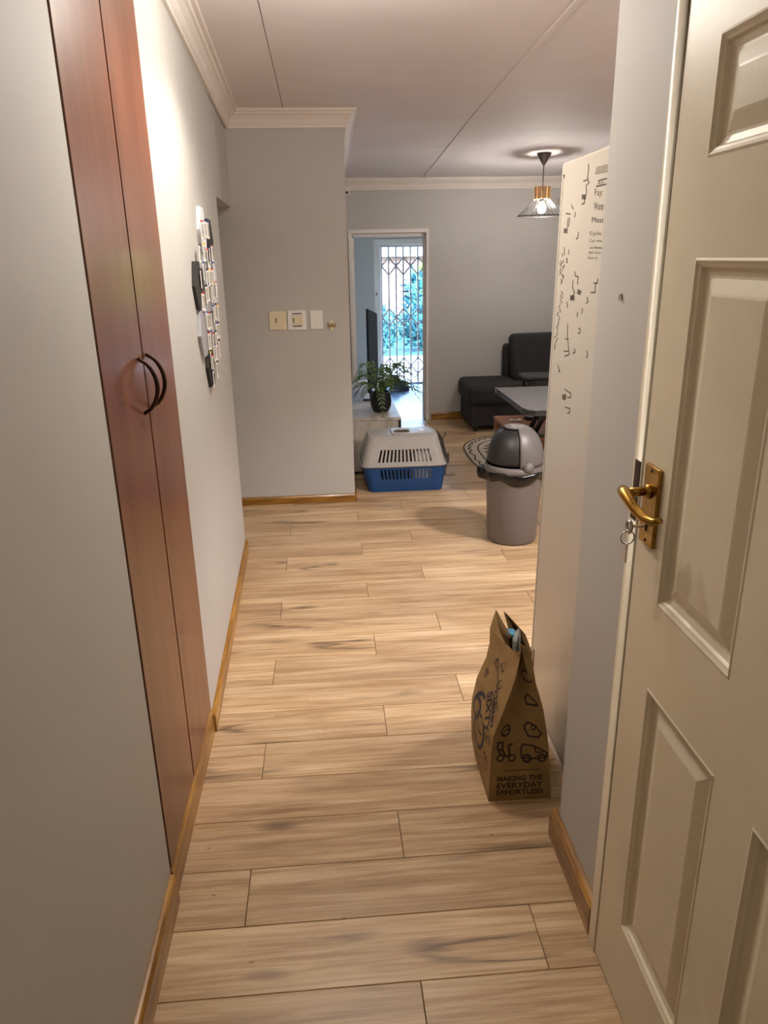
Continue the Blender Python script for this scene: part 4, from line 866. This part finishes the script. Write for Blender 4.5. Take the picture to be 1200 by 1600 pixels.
# ------------------------------------------------------------------ hexagon pin boards with tags on the left wall
def wx(y): return xl(y)
HX = [(3.245,1.715,hex_white,'white hexagonal felt board, topmost on the left wall'), (3.475,1.680,hex_black,'black hexagonal felt board at the upper right of the cluster'),
      (2.965,1.510,hex_black,'black hexagonal felt board nearest the cupboard'), (3.225,1.545,hex_grey,'grey hexagonal felt board under the topmost tags'),
      (3.500,1.505,hex_white,'white hexagonal felt board below the upper right black one'), (2.985,1.330,hex_grey,'grey hexagonal felt board below the black one near the cupboard'),
      (3.245,1.375,hex_grey,'grey hexagonal felt board in the middle under the tags'), (3.120,1.195,hex_black,'black hexagonal felt board, lowest on the left wall')]
for y, z, mt, lab in HX:
    t = thing('hexagon_board', (wx(y), y, z-0.09), lab, 'pin board', 'hexagon boards on the left wall')
    m = MB(); pts = [(y+0.108*math.cos(math.pi*k/3), z+0.100*math.sin(math.pi*k/3)) for k in range(6)]
    m.rings([[(wx(a)+0.0005, a, b) for a, b in pts], [(wx(a)+0.012, a, b) for a, b in pts], [(wx(y+(a-y)*0.97)+0.014, y+(a-y)*0.97, z+(b-z)*0.97) for a, b in pts]]).build('felt_tile', mt, t)
tag0 = {}
rt_ = random.Random(5); tags = []
for z0, ya, yb, n in ((1.735,3.16,3.36,3),(1.655,3.06,3.46,5),(1.575,3.02,3.46,6),(1.49,3.02,3.48,6),(1.41,3.06,3.50,6),(1.325,3.06,3.46,6),(1.245,3.08,3.40,5),(1.175,3.12,3.28,2)):
    for k in range(n): tags.append((ya+(yb-ya)*(k+rt_.uniform(-.25,.25))/max(1,n-1), z0+rt_.uniform(-.018,.018)))
hang = {'red': 'small white tag hanging from a red pin on the hexagon boards', 'blue': 'small white tag hanging from a blue pin on the hexagon boards', 'yellow': 'small white tag hanging from a yellow pin on the hexagon boards', 'black': 'small white tag hanging from a black pin on the hexagon boards'}
for k, (y, z) in enumerate(tags):
    cn = ('red', 'black', 'blue', 'black', 'yellow', 'red', 'blue')[k % 7]
    x = wx(y)+0.0145
    if cn not in tag0:
        t = thing('hanging_tag', (x, y, z-0.062), hang[cn], 'tag', 'tags with %s pins on the hexagon boards' % cn)
        MB().box(x+0.002, x+0.005, y-0.028, y+0.028, z-0.066, z-0.002).build('card', card_m, t)
        fr_ = MB()
        for s_ in (-0.018, 0.0, 0.018): fr_.box(x+0.0048, x+0.0058, y+s_-0.0022, y+s_+0.0022, z-0.056, z-0.010)
        fr_.build('printed_lines', card_line, t)
        MB().tube([(x-0.0005,y,z),(x+0.007,y,z+0.001),(x+0.0085,y,z+0.001)], [0.003,0.004,0.005], 8).build('pin', pin_cols[cn], t)
        tag0[cn] = t
    else:
        c = copy_tree(tag0[cn]); c.location = (x, y, z-0.062); c.rotation_euler = (rt_.uniform(-0.12, 0.12), 0, rt_.uniform(-0.05, 0.15))
for t in bpy.data.objects:
    if t.type == 'MESH' and not t.data.materials: t.data.materials.append(paint)
